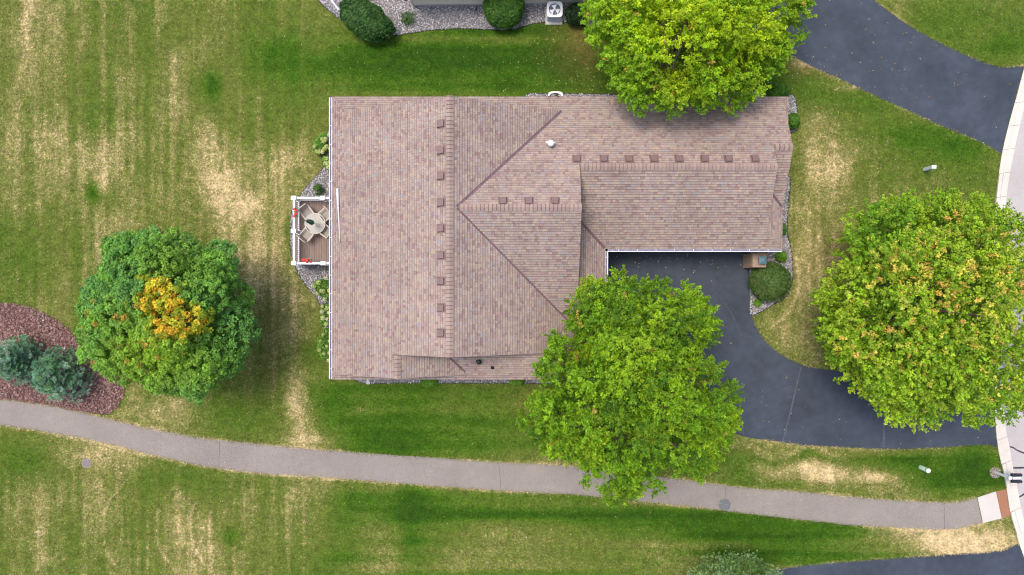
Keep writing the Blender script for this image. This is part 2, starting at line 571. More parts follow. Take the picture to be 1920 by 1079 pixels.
drive2_up = [(1540, -110), (1590, -50), (1640, 0), (1665, 20), (1700, 45), (1740, 68), (1780, 89), (1820, 107), (1855, 120), (1882, 126), (1920, 124)]
drive3_up = [(1380, 1130), (1420, 1085), (1462, 1067), (1530, 1058), (1600, 1052), (1700, 1045), (1800, 1038), (1860, 1034), (1885, 1029), (1910, 1018)]
mulch_line = [(-120, 585), (-60, 572), (0, 568), (40, 572), (80, 586), (118, 608), (140, 632), (160, 660), (185, 680), (212, 698), (230, 722), (232, 742), (221, 762), (204, 777)]
bed_west = [(640, 215), (619, 240), (612, 285), (607, 312), (592, 332), (575, 350), (562, 368), (549, 386), (545, 412), (544, 445), (546, 475), (553, 497), (562, 518), (576, 538), (594, 560), (606, 590),
            (609, 630), (613, 665), (622, 690), (640, 700)]
bed_north = [(572, -40), (584, -22), (597, 0), (610, 14), (640, 38), (668, 58), (695, 68), (740, 67), (800, 58), (860, 54), (905, 55), (945, 57), (975, 52), (1000, 45), (1030, 41), (1060, 42), (1100, 49), (1130, 55)]
bed_east = [(1440, 330), (1479, 330), (1479, 372), (1476, 410), (1477, 440), (1483, 468), (1486, 500), (1485, 530), (1475, 554), (1450, 571), (1432, 582), (1413, 592)]

def jag(poly, amp, seed):
    rg = random.Random(seed)
    return [(x + rg.uniform(-amp, amp), y + rg.uniform(-amp, amp)) for x, y in poly]

# ------------------------------------------------------------------ the lawn
def seg_dist(x, y, pl):
    d = np.full(x.shape, 1e9)
    for (x0, y0), (x1, y1) in zip(pl[:-1], pl[1:]):
        vx, vy = x1 - x0, y1 - y0
        t = np.clip(((x - x0) * vx + (y - y0) * vy) / (vx * vx + vy * vy + 1e-9), 0, 1)
        d = np.minimum(d, np.hypot(x - x0 - t * vx, y - y0 - t * vy))
    return d

DRY = [(58, 60, 11, 95, .75), (20, 160, 12, 160, .25), (104, 90, 8, 110, .28), (150, 70, 7, 90, .38), (240, 110, 6, 140, .22), (152, 300, 55, 45, .42), (172, 345, 30, 35, .42),
       (345, 112, 26, 26, .5), (335, 185, 22, 42, .36), (408, 262, 22, 22, .4), (412, 335, 34, 55, .62), (430, 415, 28, 55, .62), (330, 395, 20, 50, .2), (565, 300, 40, 40, .36),
       (500, 400, 36, 70, .42), (540, 330, 26, 30, .3), (178, 440, 28, 60, .42), (235, 470, 22, 40, .35), (510, 510, 30, 80, .35), (565, 610, 30, 55, .28), (566, 778, 22, 48, .85), (592, 828, 32, 10, .7), (300, 785, 80, 22, .36),
       (345, 750, 40, 15, .3), (215, 905, 45, 50, .32), (190, 850, 55, 22, .38), (345, 1000, 24, 55, .5), (400, 985, 26, 50, .42), (585, 920, 34, 38, .46), (720, 1050, 40, 22, .35), (865, 1050, 45, 20, .35),
       (60, 970, 50, 55, .18), (950, 1000, 100, 22, .18), (1080, 862, 42, 10, .5), (1560, 893, 80, 12, 1.0), (1480, 880, 50, 9, .5), (1660, 905, 60, 10, .55), (1480, 875, 60, 10, .3), (1500, 848, 60, 5, .45), (1700, 925, 60, 7, .4),
       (1735, 1012, 62, 17, 1.0), (1850, 1000, 44, 22, .95), (1800, 1012, 50, 18, .6), (1640, 1005, 40, 12, .3), (1300, 1040, 60, 20, .4), (1545, 250, 46, 80, .26), (1530, 390, 36, 90, .38), (1555, 520, 40, 55, .44), (1590, 330, 50, 40, .36),
       (1665, 265, 10, 12, .4), (1500, 545, 14, 45, .38), (1468, 605, 34, 26, .28), (1520, 640, 40, 30, .3), (1500, 122, 22, 7, .5), (1585, 160, 35, 6, .35), (1005, 745, 26, 14, .4), (900, 730, 30, 8, .3), (660, 750, 20, 10, .4), (685, 768, 18, 18, .35), (650, 860, 20, 8, .2),
       (770, 62, 40, 12, .28), (1050, 165, 60, 6, .25), (1000, 130, 70, 5, .16), (1850, 300, 16, 10, .3), (1760, 335, 40, 25, .22), (1865, 965, 12, 12, .5), (1860, 870, 12, 10, .4), (1860, 925, 14, 10, .45), (1690, 15, 18, 30, .3), (1800, 60, 50, 30, .12), (560, 60, 26, 60, .15)]
LUSH = [(390, 165, 16, 19, 1.1), (173, 368, 12, 15, 1.0), (700, 120, 110, 34, .65), (900, 120, 190, 42, .72), (1070, 115, 60, 40, .55), (590, 660, 22, 36, .55), (640, 745, 50, 22, .5), (850, 800, 170, 42, .6), (720, 800, 60, 36, .5), (440, 780, 55, 30, .45),
        (500, 60, 40, 60, .3), (540, 150, 50, 50, .35), (300, 60, 50, 60, .15), (1600, 195, 55, 18, .62), (1520, 165, 30, 18, .5), (1700, 250, 60, 24, .62), (1800, 285, 50, 25, .55), (1800, 60, 90, 45, .5), (1890, 90, 40, 20, .5), (1700, 862, 60, 14, .6), (1780, 880, 70, 30, .8), (1840, 860, 30, 30, .7), (1510, 853, 20, 9, .8),
        (820, 1000, 60, 50, .45), (770, 1000, 16, 75, .5), (640, 990, 30, 60, .4), (435, 1000, 12, 11, .9), (258, 965, 16, 50, .4), (1300, 985, 300, 28, .5), (1480, 1020, 120, 26, .5), (1000, 960, 200, 24, .4), (540, 440, 10, 20, .7), (30, 880, 40, 26, .4), (30, 850, 30, 20, .3), (360, 900, 90, 22, .4), (1400, 880, 40, 18, .5),
        (1650, 60, 20, 10, .3), (200, 200, 40, 30, .1), (60, 235, 25, 40, .15), (80, 480, 60, 50, .3), (1440, 170, 40, 25, .45), (1080, 900, 1, 1, 0), (600, 1060, 60, 30, .25), (1640, 330, 50, 30, .25), (1790, 330, 50, 30, .3)]
ARCS = [[(241, 897), (225, 915), (203, 940), (194, 970), (193, 1010), (200, 1035), (217, 1060)], [(327, 912), (305, 940), (295, 965), (293, 1005), (300, 1030), (332, 1075)],
        [(367, 940), (357, 970), (357, 1000), (370, 1040), (400, 1075)], [(232, 930), (228, 1000), (226, 1030)], [(280, 925), (277, 1079)], [(393, 965), (395, 1079)], [(538, 930), (540, 1079)], [(572, 935), (570, 1079)],
        [(620, 735), (650, 750), (690, 775)], [(1490, 470), (1500, 540), (1480, 585), (1450, 610)]]

def lawn_fields(X, Y):
    """dryness, lushness and thatch over the ground, in metres"""
    px = X * PXM + 960.0
    py = 539.5 - Y * PXM
    wx = px + (vnoise(X * .5, Y * .5, 3) - .5) * 34
    wy = py + (vnoise(X * .5, Y * .5, 4) - .5) * 34
    dry = 0.05 + 0.34 * (vnoise(X * .22, Y * .22, 5, 4) - .5)
    lush = 0.16 + 0.5 * (vnoise(X * .16, Y * .16, 6, 4) - .5)
    br = vnoise(X * 1.1, Y * .6, 18, 4)
    br2 = vnoise(X * .35, Y * 1.1, 19, 4)
    for cx, cy, sx, sy, a in DRY:
        g = 1.05 * a * np.exp(-0.5 * (((wx - cx) / sx) ** 2 + ((wy - cy) / sy) ** 2))
        dry += g * (0.2 + 1.3 * br)
        lush -= g * .6
    for cx, cy, sx, sy, a in LUSH:
        g = a * np.exp(-0.5 * (((wx - cx) / sx) ** 2 + ((wy - cy) / sy) ** 2))
        lush += g * (0.45 + 1.1 * br2)
        dry -= g * .75
    # the wide back lawn dries out in streaks along the mower's lanes
    def sstep(a, b, v):
        t = np.clip((v - a) / (b - a), 0, 1)
        return t * t * (3 - 2 * t)
    left = (1 - sstep(520, 640, px))
    low = left * sstep(850, 930, py)
    up = left * (1 - sstep(700, 800, py))
    st = vnoise(X * 3.4, Y * .10, 8, 4) - .5
    mot = vnoise(X * .75, Y * .55, 17, 4) - .5
    st2 = vnoise(X * .8 + 40, Y * .05, 9, 2) - .5
    dry += up * (0.05 + 0.95 * st + 0.18 * st2 + 0.6 * mot)
    lush += up * (-0.8 * st - .3 * mot)
    lush += up * (-0.02 + 0.35 * st2)
    dry += low * (0.05 + 0.9 * st + 0.5 * mot)
    lush += low * (-0.9 * st)
    right = sstep(1440, 1490, px) * (1 - sstep(1700, 1800, px)) * sstep(190, 330, py) * (1 - sstep(640, 700, py))
    dry += right * (0.05 + 0.7 * st + .4 * mot)
    mid = sstep(600, 680, px) * (sstep(870, 930, py) + (1 - sstep(160, 190, py)) * (1 - sstep(1100, 1200, px)) + sstep(700, 730, py) * (1 - sstep(860, 880, py)))
    hs = vnoise(X * .06, Y * 1.6, 10, 4) - .5
    dry += np.clip(mid, 0, 1) * (0.75 * hs)
    lush += np.clip(mid, 0, 1) * (0.10 - 1.5 * hs)
    for pl in ARCS:
        d = seg_dist(px, py, pl)
        dry += 0.44 * np.exp(-(d / 2.6) ** 2) * (0.3 + 1.2 * vnoise(X * .8, Y * .8, 13))
    # a scorched rim along the pavements
    for pl, a, w in ((path_top, .55, 3.5), (path_bot, .7, 4.5), (drive2_low, .45, 4), (drive2_up, .4, 4), (drive3_up, .5, 5), (drive_poly[16:30], .35, 4)):
        d = seg_dist(px, py, pl)
        dry += a * np.exp(-(d / w) ** 2) * (0.35 + 1.1 * vnoise(X * .9, Y * .9, 12))
    thatch = 0.55 * np.exp(-0.5 * (((px - 1095) / 40) ** 2 + ((py - 60) / 60) ** 2)) + 0.45 * np.exp(-0.5 * (((px - 1015) / 25) ** 2 + ((py - 765) / 28) ** 2)) \
        + 0.35 * np.exp(-0.5 * (((px - 1590) / 40) ** 2 + ((py - 480) / 35) ** 2)) + 0.35 * np.exp(-0.5 * (((px - 505) / 20) ** 2 + ((py - 640) / 60) ** 2)) + 0.4 * np.exp(-0.5 * (((px - 1520) / 30) ** 2 + ((py - 128) / 9) ** 2))
    thatch *= 0.5 + vnoise(X * 1.3, Y * 1.3, 14)
    return np.stack([np.clip(dry, -.6, 1.4), np.clip(lush, -.6, 1.4), np.clip(thatch, 0, .8)], -1)

def make_lawn():
    def axis(a, b, step, far):
        fine = np.arange(a, b + step / 2, step)
        out = []
        d, p = step * 2, a
        while p > -far:
            p -= d
            d *= 1.35
            out.append(p)
        out2 = []
        d, p = step * 2, fine[-1]
        while p < far:
            p += d
            d *= 1.35
            out2.append(p)
        return np.array(out[::-1] + list(fine) + out2)
    xs = axis(-33.5, 33.5, 0.155, 700)
    ys = axis(-19.5, 19.5, 0.155, 700)
    X, Y = np.meshgrid(xs, ys)
    f = lawn_fields(X.ravel(), Y.ravel())
    f[:, 0] = np.clip(f[:, 0], -1, 2)
    v = np.stack([X.ravel(), Y.ravel(), np.zeros(X.size)], -1)
    nx, ny = len(xs), len(ys)
    i = np.arange(ny - 1)[:, None] * nx + np.arange(nx - 1)[None]
    i = i.ravel()
    fc = np.stack([i, i + 1, i + nx + 1, i + nx], -1)
    o = np_mesh('lawn', v, fc, MAT['lawn'], None, f)
    tag(o, kind='structure')
    return o
lawn = make_lawn()

# ------------------------------------------------------------------ pavements
pm = jag([P(*p)[:2] for p in smooth(path_top, 12)], .028, 1) + jag([P(*p)[:2] for p in smooth(path_bot, 12)], .028, 2)[::-1]
path_o = MB().sheet(pm, .012).build('path', MAT['path'])
tag(path_o, kind='structure')
slab = [P(1832.5, 933)[:2], P(1867, 922)[:2], P(1878, 972)[:2], P(1843, 981)[:2]]
MB().prism(slab, 0.0, .020).build('concrete_slab', MAT['white_concrete'], path_o)
tac = [P(1867.5, 921.8)[:2], P(1886.0, 917.6)[:2], P(1894.4, 966.8)[:2], P(1878.5, 971.8)[:2]]
tp = MB().prism(tac, 0.0, .024).build('tactile_plate', MAT['terracotta'], path_o)
dm = MB()
for i in range(9):
    for j in range(22):
        u, v = (i + .5) / 9, (j + .5) / 22
        x = (tac[0][0] * (1 - u) + tac[1][0] * u) * (1 - v) + (tac[3][0] * (1 - u) + tac[2][0] * u) * v
        y = (tac[0][1] * (1 - u) + tac[1][1] * u) * (1 - v) + (tac[3][1] * (1 - u) + tac[2][1] * u) * v
        dm.lathe(x, y, [(.014, .022), (.010, .029)], 6)
tag(dm.build('tactile_dome', MAT['terracotta'], tp), kind='stuff')
jm = MB()
for a, b in (((1770, 942.5), (1771, 993)), ((413, 826), (410, 878)), ((935, 867.5), (940, 920)), ((1361, 910), (1357, 957))):
    A, B = P(*a), P(*b)
    pts, n = [], 9
    for k in range(n):
        t = k / (n - 1)
        pts.append((A[0] + (B[0] - A[0]) * t + random.uniform(-.02, .02), A[1] + (B[1] - A[1]) * t))
    w = .014
    jm.sheet([(x - w, y) for x, y in pts] + [(x + w, y) for x, y in pts[::-1]], .016)
jm.build('path_joint', MAT['joint'], path_o)

dp = jag([P(*p)[:2] for p in smooth(drive_poly[1:-1], 5)], .012, 3)
dp = [P(*drive_poly[0])[:2]] + dp + [P(*drive_poly[-1])[:2]]
drive = MB().sheet(dp, .008).build('driveway', MAT['drive'])
tag(drive, kind='structure')
for pts, w in (([(1502, 688), (1492, 730), (1480, 780), (1467, 832)], .045), ([(1657, 740), (1657, 790), (1657, 838)], .07), ([(1337, 545), (1352, 560), (1372, 590), (1390, 630)], .02), ([(1385, 770), (1392, 800), (1394, 815)], .03)):
    q = [P(*p)[:2] for p in smooth(pts, 6)]
    MB().sheet([(x - w, y) for x, y in jag(q, .012, 5)] + [(x + w, y) for x, y in jag(q, .012, 6)[::-1]], .0125).build('driveway_seam', MAT['seam'], drive)
d2 = jag(G(drive2_low, 6), .014, 7) + jag(G(drive2_up, 6), .014, 8)[::-1]
d2o = MB().sheet(d2, .008).build('neighbour_driveway', MAT['drive'])
tag(d2o, kind='structure')
d3 = jag(G(drive3_up, 6), .012, 9) + [P(1945, 1110)[:2], P(1965, 1180)[:2], P(1380, 1180)[:2]]
d3o = MB().sheet(d3, .008).build('second_neighbour_driveway', MAT['drive'])
tag(d3o, kind='structure')

rp = G(curb_r, 5)
road = MB().sheet(rp + [(60, -40), (60, 40)], .006).build('road', MAT['road'])
tag(road, kind='structure')
for pts, w in (([(1893, 838), (1900, 840), (1910, 846), (1935, 855)], .045), ([(1899, 878), (1912, 877.5), (1940, 876)], .05), ([(1910, 933), (1918, 928), (1935, 915)], .05),
               ([(1890, 410.5), (1905, 410), (1950, 409)], .03), ([(1900, 640), (1960, 655)], .04)):
    q = [P(*p)[:2] for p in smooth(pts, 5)]
    MB().sheet([(x, y - w) for x, y in jag(q, .012, 5)] + [(x, y + w) for x, y in jag(q, .012, 6)[::-1]], .0105).build('crack_seal', MAT['tar'], road)

# kerb: short cast lengths with open joints
cl, crr = [P(*p)[:2] for p in smooth(curb_l, 10)], [P(*p)[:2] for p in smooth(curb_r, 10)]
def resample(pl, n):
    pl = np.array(pl)
    s = np.r_[0, np.cumsum(np.hypot(*np.diff(pl, axis=0).T))]
    t = np.linspace(0, s[-1], n)
    return np.stack([np.interp(t, s, pl[:, 0]), np.interp(t, s, pl[:, 1])], -1)
NS = 32
cl, crr = resample(cl, NS * 4 + 1), resample(crr, NS * 4 + 1)
kerb = thing('kerb', 'pale concrete kerb and gutter along the edge of the road', 'kerb', (cl[60][0], cl[60][1], 0))
tag(kerb, kind='structure')
for s in range(NS):
    vs, fs = [], []
    idx = range(s * 4, s * 4 + 5)
    pyc = 539.5 - cl[s * 4 + 2][1] * PXM
    low = (90 < pyc < 320) or (650 < pyc < 850) or (905 < pyc < 975) or pyc > 1000
    kh = .035 if low else .10
    for q, i in enumerate(idx):
        a, b = cl[i], crr[i]
        d = b - a
        g = 0.0
        if q == 0 or q == 4:
            t2 = (cl[min(i + 1, len(cl) - 1)] - cl[max(i - 1, 0)])
            t2 = t2 / np.hypot(*t2) * (.009 if q == 0 else -.009)
        else:
            t2 = np.zeros(2)
        prof = [(0.0, -.02), (0.0, kh), (0.30, kh + .004), (0.46, .022), (1.0, .016), (1.0, -.02)]
        for u, z in prof:
            p = a + d * u + t2
            vs.append((p[0], p[1], z))
    for q in range(4):
        for k in range(5):
            fs.append((q * 6 + k, q * 6 + k + 1, q * 6 + 6 + k + 1, q * 6 + 6 + k))
    fs += [tuple(range(6)), tuple(range(29, 23, -1))]
    mesh_obj('kerb_length', vs, fs, MAT['concrete'], kerb)

# ------------------------------------------------------------------ stone, mulch, fallen leaves
def scatter(poly, dens, rg, excl=()):
    pa = np.array(poly)
    x0, y0 = pa.min(0)
    x1, y1 = pa.max(0)
    n = int((x1 - x0) * (y1 - y0) * dens)
    x = rg.uniform(x0, x1, n)
    y = rg.uniform(y0, y1, n)
    k = inside(poly, x, y)
    for e in excl:
        k &= ~inside(e, x, y)
    return x[k], y[k]

OCT_F = np.array([(0, 1, 4), (1, 2, 4), (2, 3, 4), (3, 0, 4), (1, 0, 5), (2, 1, 5), (3, 2, 5), (0, 3, 5)])
def stones(name, x, y, size, flat, palette, mat, z0, parent=None, long=1.0, seed=1):
    rg = np.random.default_rng(seed)
    n = len(x)
    s = size * rg.uniform(.6, 1.5, n)
    a = rg.uniform(0, 2 * np.pi, n)
    base = np.array([(1, 0, 0), (0, 1, 0), (-1, 0, 0), (0, -1, 0), (0, 0, 1), (0, 0, -1)], float)
    v = base[None] * rg.uniform(.7, 1.25, (n, 6, 1))
    v[:, :, 0] *= long
    v *= s[:, None, None]
    v[:, :, 2] *= flat
    tilt = rg.uniform(-.3, .3, n)
    v[:, :, 2] += v[:, :, 0] * tilt[:, None]
    c, sn = np.cos(a)[:, None], np.sin(a)[:, None]
    vx = v[:, :, 0] * c - v[:, :, 1] * sn + x[:, None]
    vy = v[:, :, 0] * sn + v[:, :, 1] * c + y[:, None]
    vz = v[:, :, 2] + z0 + (s * flat * .5)[:, None]
    V = np.stack([vx, vy, vz], -1).reshape(-1, 3)
    F = (OCT_F[None] + (np.arange(n) * 6)[:, None, None]).reshape(-1, 3)
    pal = np.array(palette)
    t = pal[rg.integers(0, len(pal), n)] * rg.uniform(.75, 1.25, (n, 1))
    T = np.repeat(t, 6, 0)
    return np_mesh(name, V, F, mat, parent, T)

GREYS = [(.40, .38, .38), (.30, .28, .29), (.50, .48, .48), (.36, .31, .30), (.24, .23, .25), (.46, .41, .38), (.58, .57, .58)]
REDS = [(.27, .14, .12), (.20, .10, .09), (.33, .19, .165), (.23, .13, .115), (.38, .25, .21), (.17, .085, .08)]
rg = np.random.default_rng(11)
def bed(name, line, closing, label, dens, seed, kind='gravel'):
    outline = [P(*p)[:2] for p in smooth(line, 6)] + [P(*p)[:2] for p in closing]
    base = MB().sheet(outline, .004 if kind == 'gravel' else .0036).build(name, MAT['gravel_base' if kind == 'gravel' else 'mulch_base'])
    tag(base, kind='structure')
    x, y = scatter(outline, dens, np.random.default_rng(seed))
    hidden = (x > -9.6) & (x < 14.7) & (y > -4.6) & (y < 10.1) & ~((x > 3.4) & (y < 2.5))
    x, y = x[~hidden], y[~hidden]
    if kind == 'gravel':
        tag(stones('gravel', x, y, .042, .7, GREYS, MAT['stone'], .004, None, 1.2, seed), label, 'gravel', kind='stuff')
    else:
        tag(stones('mulch', x, y, .05, .32, REDS, MAT['stone'], .004, None, 1.9, seed), label, 'mulch', kind='stuff')
    e = [(x, y, .02) for x, y in [P(*p)[:2] for p in smooth(line, 6)]]
    if kind == 'gravel':
        MB().tube(e, .028, 6).build('bed_edging', MAT['edging'], base)
    return outline, base
bw, _ = bed('west_gravel_bed', bed_west, [(700, 700), (700, 215)], 'grey stone gravel around the deck on the left side of the house', 330, 21)
bn, _ = bed('north_gravel_bed', bed_north, [(1130, -24), (560, -24)], 'grey stone gravel in front of the cream wall at the top', 330, 22)
be, _ = bed('east_gravel_bed', bed_east, [(1406, 588), (1406, 330)], 'grey stone gravel beside the garage end and the round bush', 330, 23)
bs, _ = bed('south_gravel_bed', [(670, 690), (672, 716.5), (760, 718), (850, 718.5), (950, 718.5), (1060, 719), (1090, 715), (1090, 690)], [], 'strip of grey gravel along the lower wall of the house', 330, 24)
bnn, _ = bed('wall_gravel_bed', [(985, 200), (987, 179), (1010, 176), (1100, 176.5), (1200, 177), (1440, 172), (1480, 176), (1492, 190), (1494, 215), (1492, 245), (1470, 250)], [], 'strip of grey gravel along the upper wall of the house', 330, 25)
mulch_poly, mulch_o = bed('mulch_bed', mulch_line, [(160, 774), (100, 761.5), (40, 752.5), (0, 749), (-120, 742)], 'reddish brown mulch under the two blue green shrubs', 210, 26, 'mulch')

def quads_flat(name, x, y, z, size, palette, mat, seed, label, cat):
    rg = np.random.default_rng(seed)
    n = len(x)
    a = rg.uniform(0, 6.283, n)
    s = size * rg.uniform(.6, 1.4, n)
    base = np.array([(-1, 0), (0, -.55), (1, 0), (0, .55)])
    vx = (base[None, :, 0] * np.cos(a)[:, None] - base[None, :, 1] * np.sin(a)[:, None]) * s[:, None] + x[:, None]
    vy = (base[None, :, 0] * np.sin(a)[:, None] + base[None, :, 1] * np.cos(a)[:, None]) * s[:, None] + y[:, None]
    vz = np.repeat((z + rg.uniform(.006, .03, n))[:, None], 4, 1)
    vz[:, 2] += rg.uniform(0, .03, n)
    V = np.stack([vx, vy, vz], -1).reshape(-1, 3)
    F = np.arange(n * 4).reshape(-1, 4)
    pal = np.array(palette)
    T = np.repeat(pal[rg.integers(0, len(pal), n)] * rg.uniform(.8, 1.2, (n, 1)), 4, 0)
    o = np_mesh(name, V, F, mat, None, T)
    tag(o, label, cat, kind='stuff')
    return o
lx, ly = [], []
rg = np.random.default_rng(31)
for cx, cy, sx, sy, n in ((1060, 110, 70, 60, 190), (950, 100, 150, 50, 60), (1500, 150, 60, 40, 90), (1270, 485, 90, 14, 60), (1250, 480, 80, 22, 40), (1600, 100, 120, 80, 36), (1780, 90, 90, 60, 80), (480, 660, 40, 80, 70), (420, 780, 80, 40, 26),
                          (1060, 800, 90, 40, 50), (1330, 900, 150, 60, 40), (1450, 740, 60, 60, 20), (1560, 830, 120, 60, 20), (700, 330, 300, 250, 60), (300, 300, 300, 250, 70), (700, 960, 600, 80, 90), (1650, 300, 120, 90, 50), (1500, 300, 40, 100, 20), (650, 120, 60, 50, 30), (1740, 870, 80, 30, 14)):
    lx.append(P(0, 0)[0] + rg.normal(cx, sx, n) / PXM)
    ly.append((539.5 - rg.normal(cy, sy, n)) / PXM)
lx, ly = np.concatenate(lx), np.concatenate(ly)
house_zone = (lx > -9.9) & (lx < 15) & (ly > -5) & (ly < 10.6) & ~((lx > 5.4) & (ly < 2.1))
lx, ly = lx[~house_zone], ly[~house_zone]
quads_flat('fallen_leaves', lx, ly, np.full(len(lx), .012), .034, [(.55, .40, .06), (.62, .52, .16), (.50, .24, .06), (.66, .60, .38), (.40, .30, .10)], MAT['dry_leaf'], 32, 'small fallen yellow leaves scattered over lawn and driveways', 'fallen leaves')

# ------------------------------------------------------------------ the house
EAVE, PITCH = 2.9, 0.447
PL = {}
def plane(name, d, t0, pieces):
    PL[name] = (d, t0, pieces)
def hgt(name, x, y):
    d, t0, _ = PL[name]
    return EAVE + PITCH * (x * d[0] + y * d[1] - t0)
RX, RYN, RYS = -3.223, 9.876, -3.609
plane('west', (1, 0), -10.13, [[(-10.13, 9.876), (-9.276, 9.876), (-10.13, 10.73)], [(-10.13, RYS), (RX, RYS), (RX, RYN), (-10.13, RYN)],
                               [(-10.13, -4.886), (-6.143, -4.886), (-6.143, RYS), (-10.13, RYS)], [(-10.13, -5.17), (-9.846, -4.886), (-10.13, -4.886)]])
plane('main_east', (-1, 0), -3.684, [[(RX, 4.16), (-2.887, 4.16), (2.83, RYN), (RX, RYN)], [(RX, -2.411), (3.684, -2.411), (-2.887, 4.16), (RX, 4.16)],
                                     [(RX, RYS), (3.684, RYS), (3.684, -2.411), (RX, -2.411)], [(2.123, RYS), (3.684, -5.17), (3.684, RYS)]])
plane('north', (0, -1), -10.73, [[(-10.13, 10.73), (-9.276, 9.876), (-9.05, 9.65), (2.60, 9.65), (3.684, 10.73)], [(2.60, 9.65), (-2.887, 4.16), (3.6, 4.16), (3.684, 10.73)],
                                 [(3.6, 6.4515), (14.18, 6.4515), (14.18, 10.73), (3.684, 10.73)], [(14.18, 7.612), (15.22, 7.612), (15.22, 10.42), (14.9, 10.73), (14.18, 10.73)],
                                 [(15.22, 10.42), (15.53, 10.73), (14.9, 10.73)]])
plane('cross_south', (0, 1), -2.411, [[(-2.887, 4.16), (3.62, -2.347), (3.62, 4.16)]])
plane('wing_south', (0, 1), 2.173, [[(3.6, 3.818), (5.245, 2.173), (14.18, 2.173), (14.18, 6.4515), (3.6, 6.4515)], [(14.18, 2.173), (15.2, 2.173), (14.18, 3.193)]])
plane('side_south', (0, 1), 4.494, [[(13.95, 7.612), (13.95, 5.744), (15.2, 4.494), (15.22, 4.494), (15.22, 7.612)]])
plane('side_pent', (-1, 0), -15.2, [[(15.2, 2.173), (15.2, 4.494), (13.95, 5.744), (13.95, 3.423)]])
plane('corner_pent', (-1, 0), -15.53, [[(15.53, 10.73), (15.22, 10.42), (15.05, 10.25), (15.05, 7.4), (15.53, 7.4)]])
plane('porch', (-1, 0), -5.245, [[(5.245, 2.173), (3.35, 4.068), (3.35, -4.2), (5.245, -4.2)]])
plane('south_pent', (0, 1), -5.17, [[(-10.13, -5.17), (-9.846, -4.886), (-9.60, -4.64), (-2.686, -4.64), (-2.156, -5.17)], [(-2.156, -5.17), (-4.0, -3.326), (1.84, -3.326), (3.684, -5.17)]])
plane('small_east', (-1, 0), 2.156, [[(-6.143, -4.886), (-2.44, -4.886), (-4.0, -3.326), (-6.143, -3.326)]])

house = thing('house', 'single storey house with brown shingled gable roofs and white gutters', 'house', (2.5, 3.0, 0))

def slab_mesh():
    mb = MB()
    for nm, (d, t0, pieces) in PL.items():
        for poly in pieces:
            a = sum(poly[i - 1][0] * poly[i][1] - poly[i][0] * poly[i - 1][1] for i in range(len(poly)))
            if a < 0:
                poly = poly[::-1]
            n = len(poly)
            top = [(x, y, hgt(nm, x, y) - .012) for x, y in poly]
            bot = [(x, y, hgt(nm, x, y) - .17) for x, y in poly]
            mb.add(bot + top, [tuple(range(n - 1, -1, -1)), tuple(range(n, 2 * n))] + [(i, (i + 1) % n, n + (i + 1) % n, n + i) for i in range(n)])
    return mb
roof = slab_mesh().build('roof', MAT['trim'], house)
roof_off = wloc(roof)

def clip(poly, a, b, c):
    """keep a*x+b*y+c >= 0"""
    out = []
    n = len(poly)
    for i in range(n):
        p, q = poly[i - 1], poly[i]
        fp, fq = a * p[0] + b * p[1] + c, a * q[0] + b * q[1] + c
        if (fp >= 0) != (fq >= 0):
            t = fp / (fp - fq)
            out.append((p[0] + (q[0] - p[0]) * t, p[1] + (q[1] - p[1]) * t))
        if fq >= 0:
            out.append(q)
    return out

tabs = []          # (verts, tint g, random, score)
EXPO = 0.131
srg = random.Random(5)
for nm, (d, t0, pieces) in PL.items():
    e = (-d[1], d[0])
    pcs = []
    for poly in pieces:
        a = sum(poly[i - 1][0] * poly[i][1] - poly[i][0] * poly[i - 1][1] for i in range(len(poly)))
        pcs.append(poly if a > 0 else poly[::-1])
    allp = [p for q in pcs for p in q]
    u0 = min(p[0] * e[0] + p[1] * e[1] for p in allp)
    u1 = max(p[0] * e[0] + p[1] * e[1] for p in allp)
    ts = [p[0] * d[0] + p[1] * d[1] - t0 for p in allp]
    k0, k1 = int(math.floor(min(ts) / EXPO)), int(math.ceil(max(ts) / EXPO))
    for k in range(k0, k1):
        ta, tb = k * EXPO, (k + 1) * EXPO
        u = u0 - srg.uniform(0, .4)
        dj = srg.uniform(-.006, .006)
        while u < u1:
            w = srg.choice((.11, .13, .16, .19, .22, .28)) * srg.uniform(.9, 1.1)
            lift = .013 + srg.choice((0, 0, .007)) + srg.uniform(0, .003)
            rnd = srg.random()
            g = .004
            rect = [(u + g, ta + dj), (u + w - g, ta + dj), (u + w - g, tb), (u + g, tb)]
            xy = [(uu * e[0] + (tt + t0) * d[0], uu * e[1] + (tt + t0) * d[1]) for uu, tt in rect]
            ar = sum(xy[i - 1][0] * xy[i][1] - xy[i][0] * xy[i - 1][1] for i in range(4))
            if ar < 0:
                xy = xy[::-1]
            cx, cy = sum(p[0] for p in xy) / 4, sum(p[1] for p in xy) / 4
            for poly in pcs:
                q = xy
                n = len(poly)
                for i in range(n):
                    p0, p1 = poly[i - 1], poly[i]
                    a_, b_ = -(p1[1] - p0[1]), p1[0] - p0[0]
                    q = clip(q, a_, b_, -(a_ * p0[0] + b_ * p0[1]))
                    if len(q) < 3:
                        break
                if len(q) < 3:
                    continue
                area = .5 * abs(sum(q[i - 1][0] * q[i][1] - q[i][0] * q[i - 1][1] for i in range(len(q))))
                if area < 1e-4:
                    continue
                vt = []
                for x, y in q:
                    t = x * d[0] + y * d[1] - t0
                    f = min(1, max(0, (t - ta) / EXPO))
                    vt.append((x, y, EAVE + PITCH * t + lift * (1 - f) + .004 * f, f))
                tabs.append((vt, rnd, area / (CAM_H - EAVE - PITCH * ta) ** 2 if len(q) == 4 else 0))
            u += w
tabs.sort(key=lambda t: -t[2])
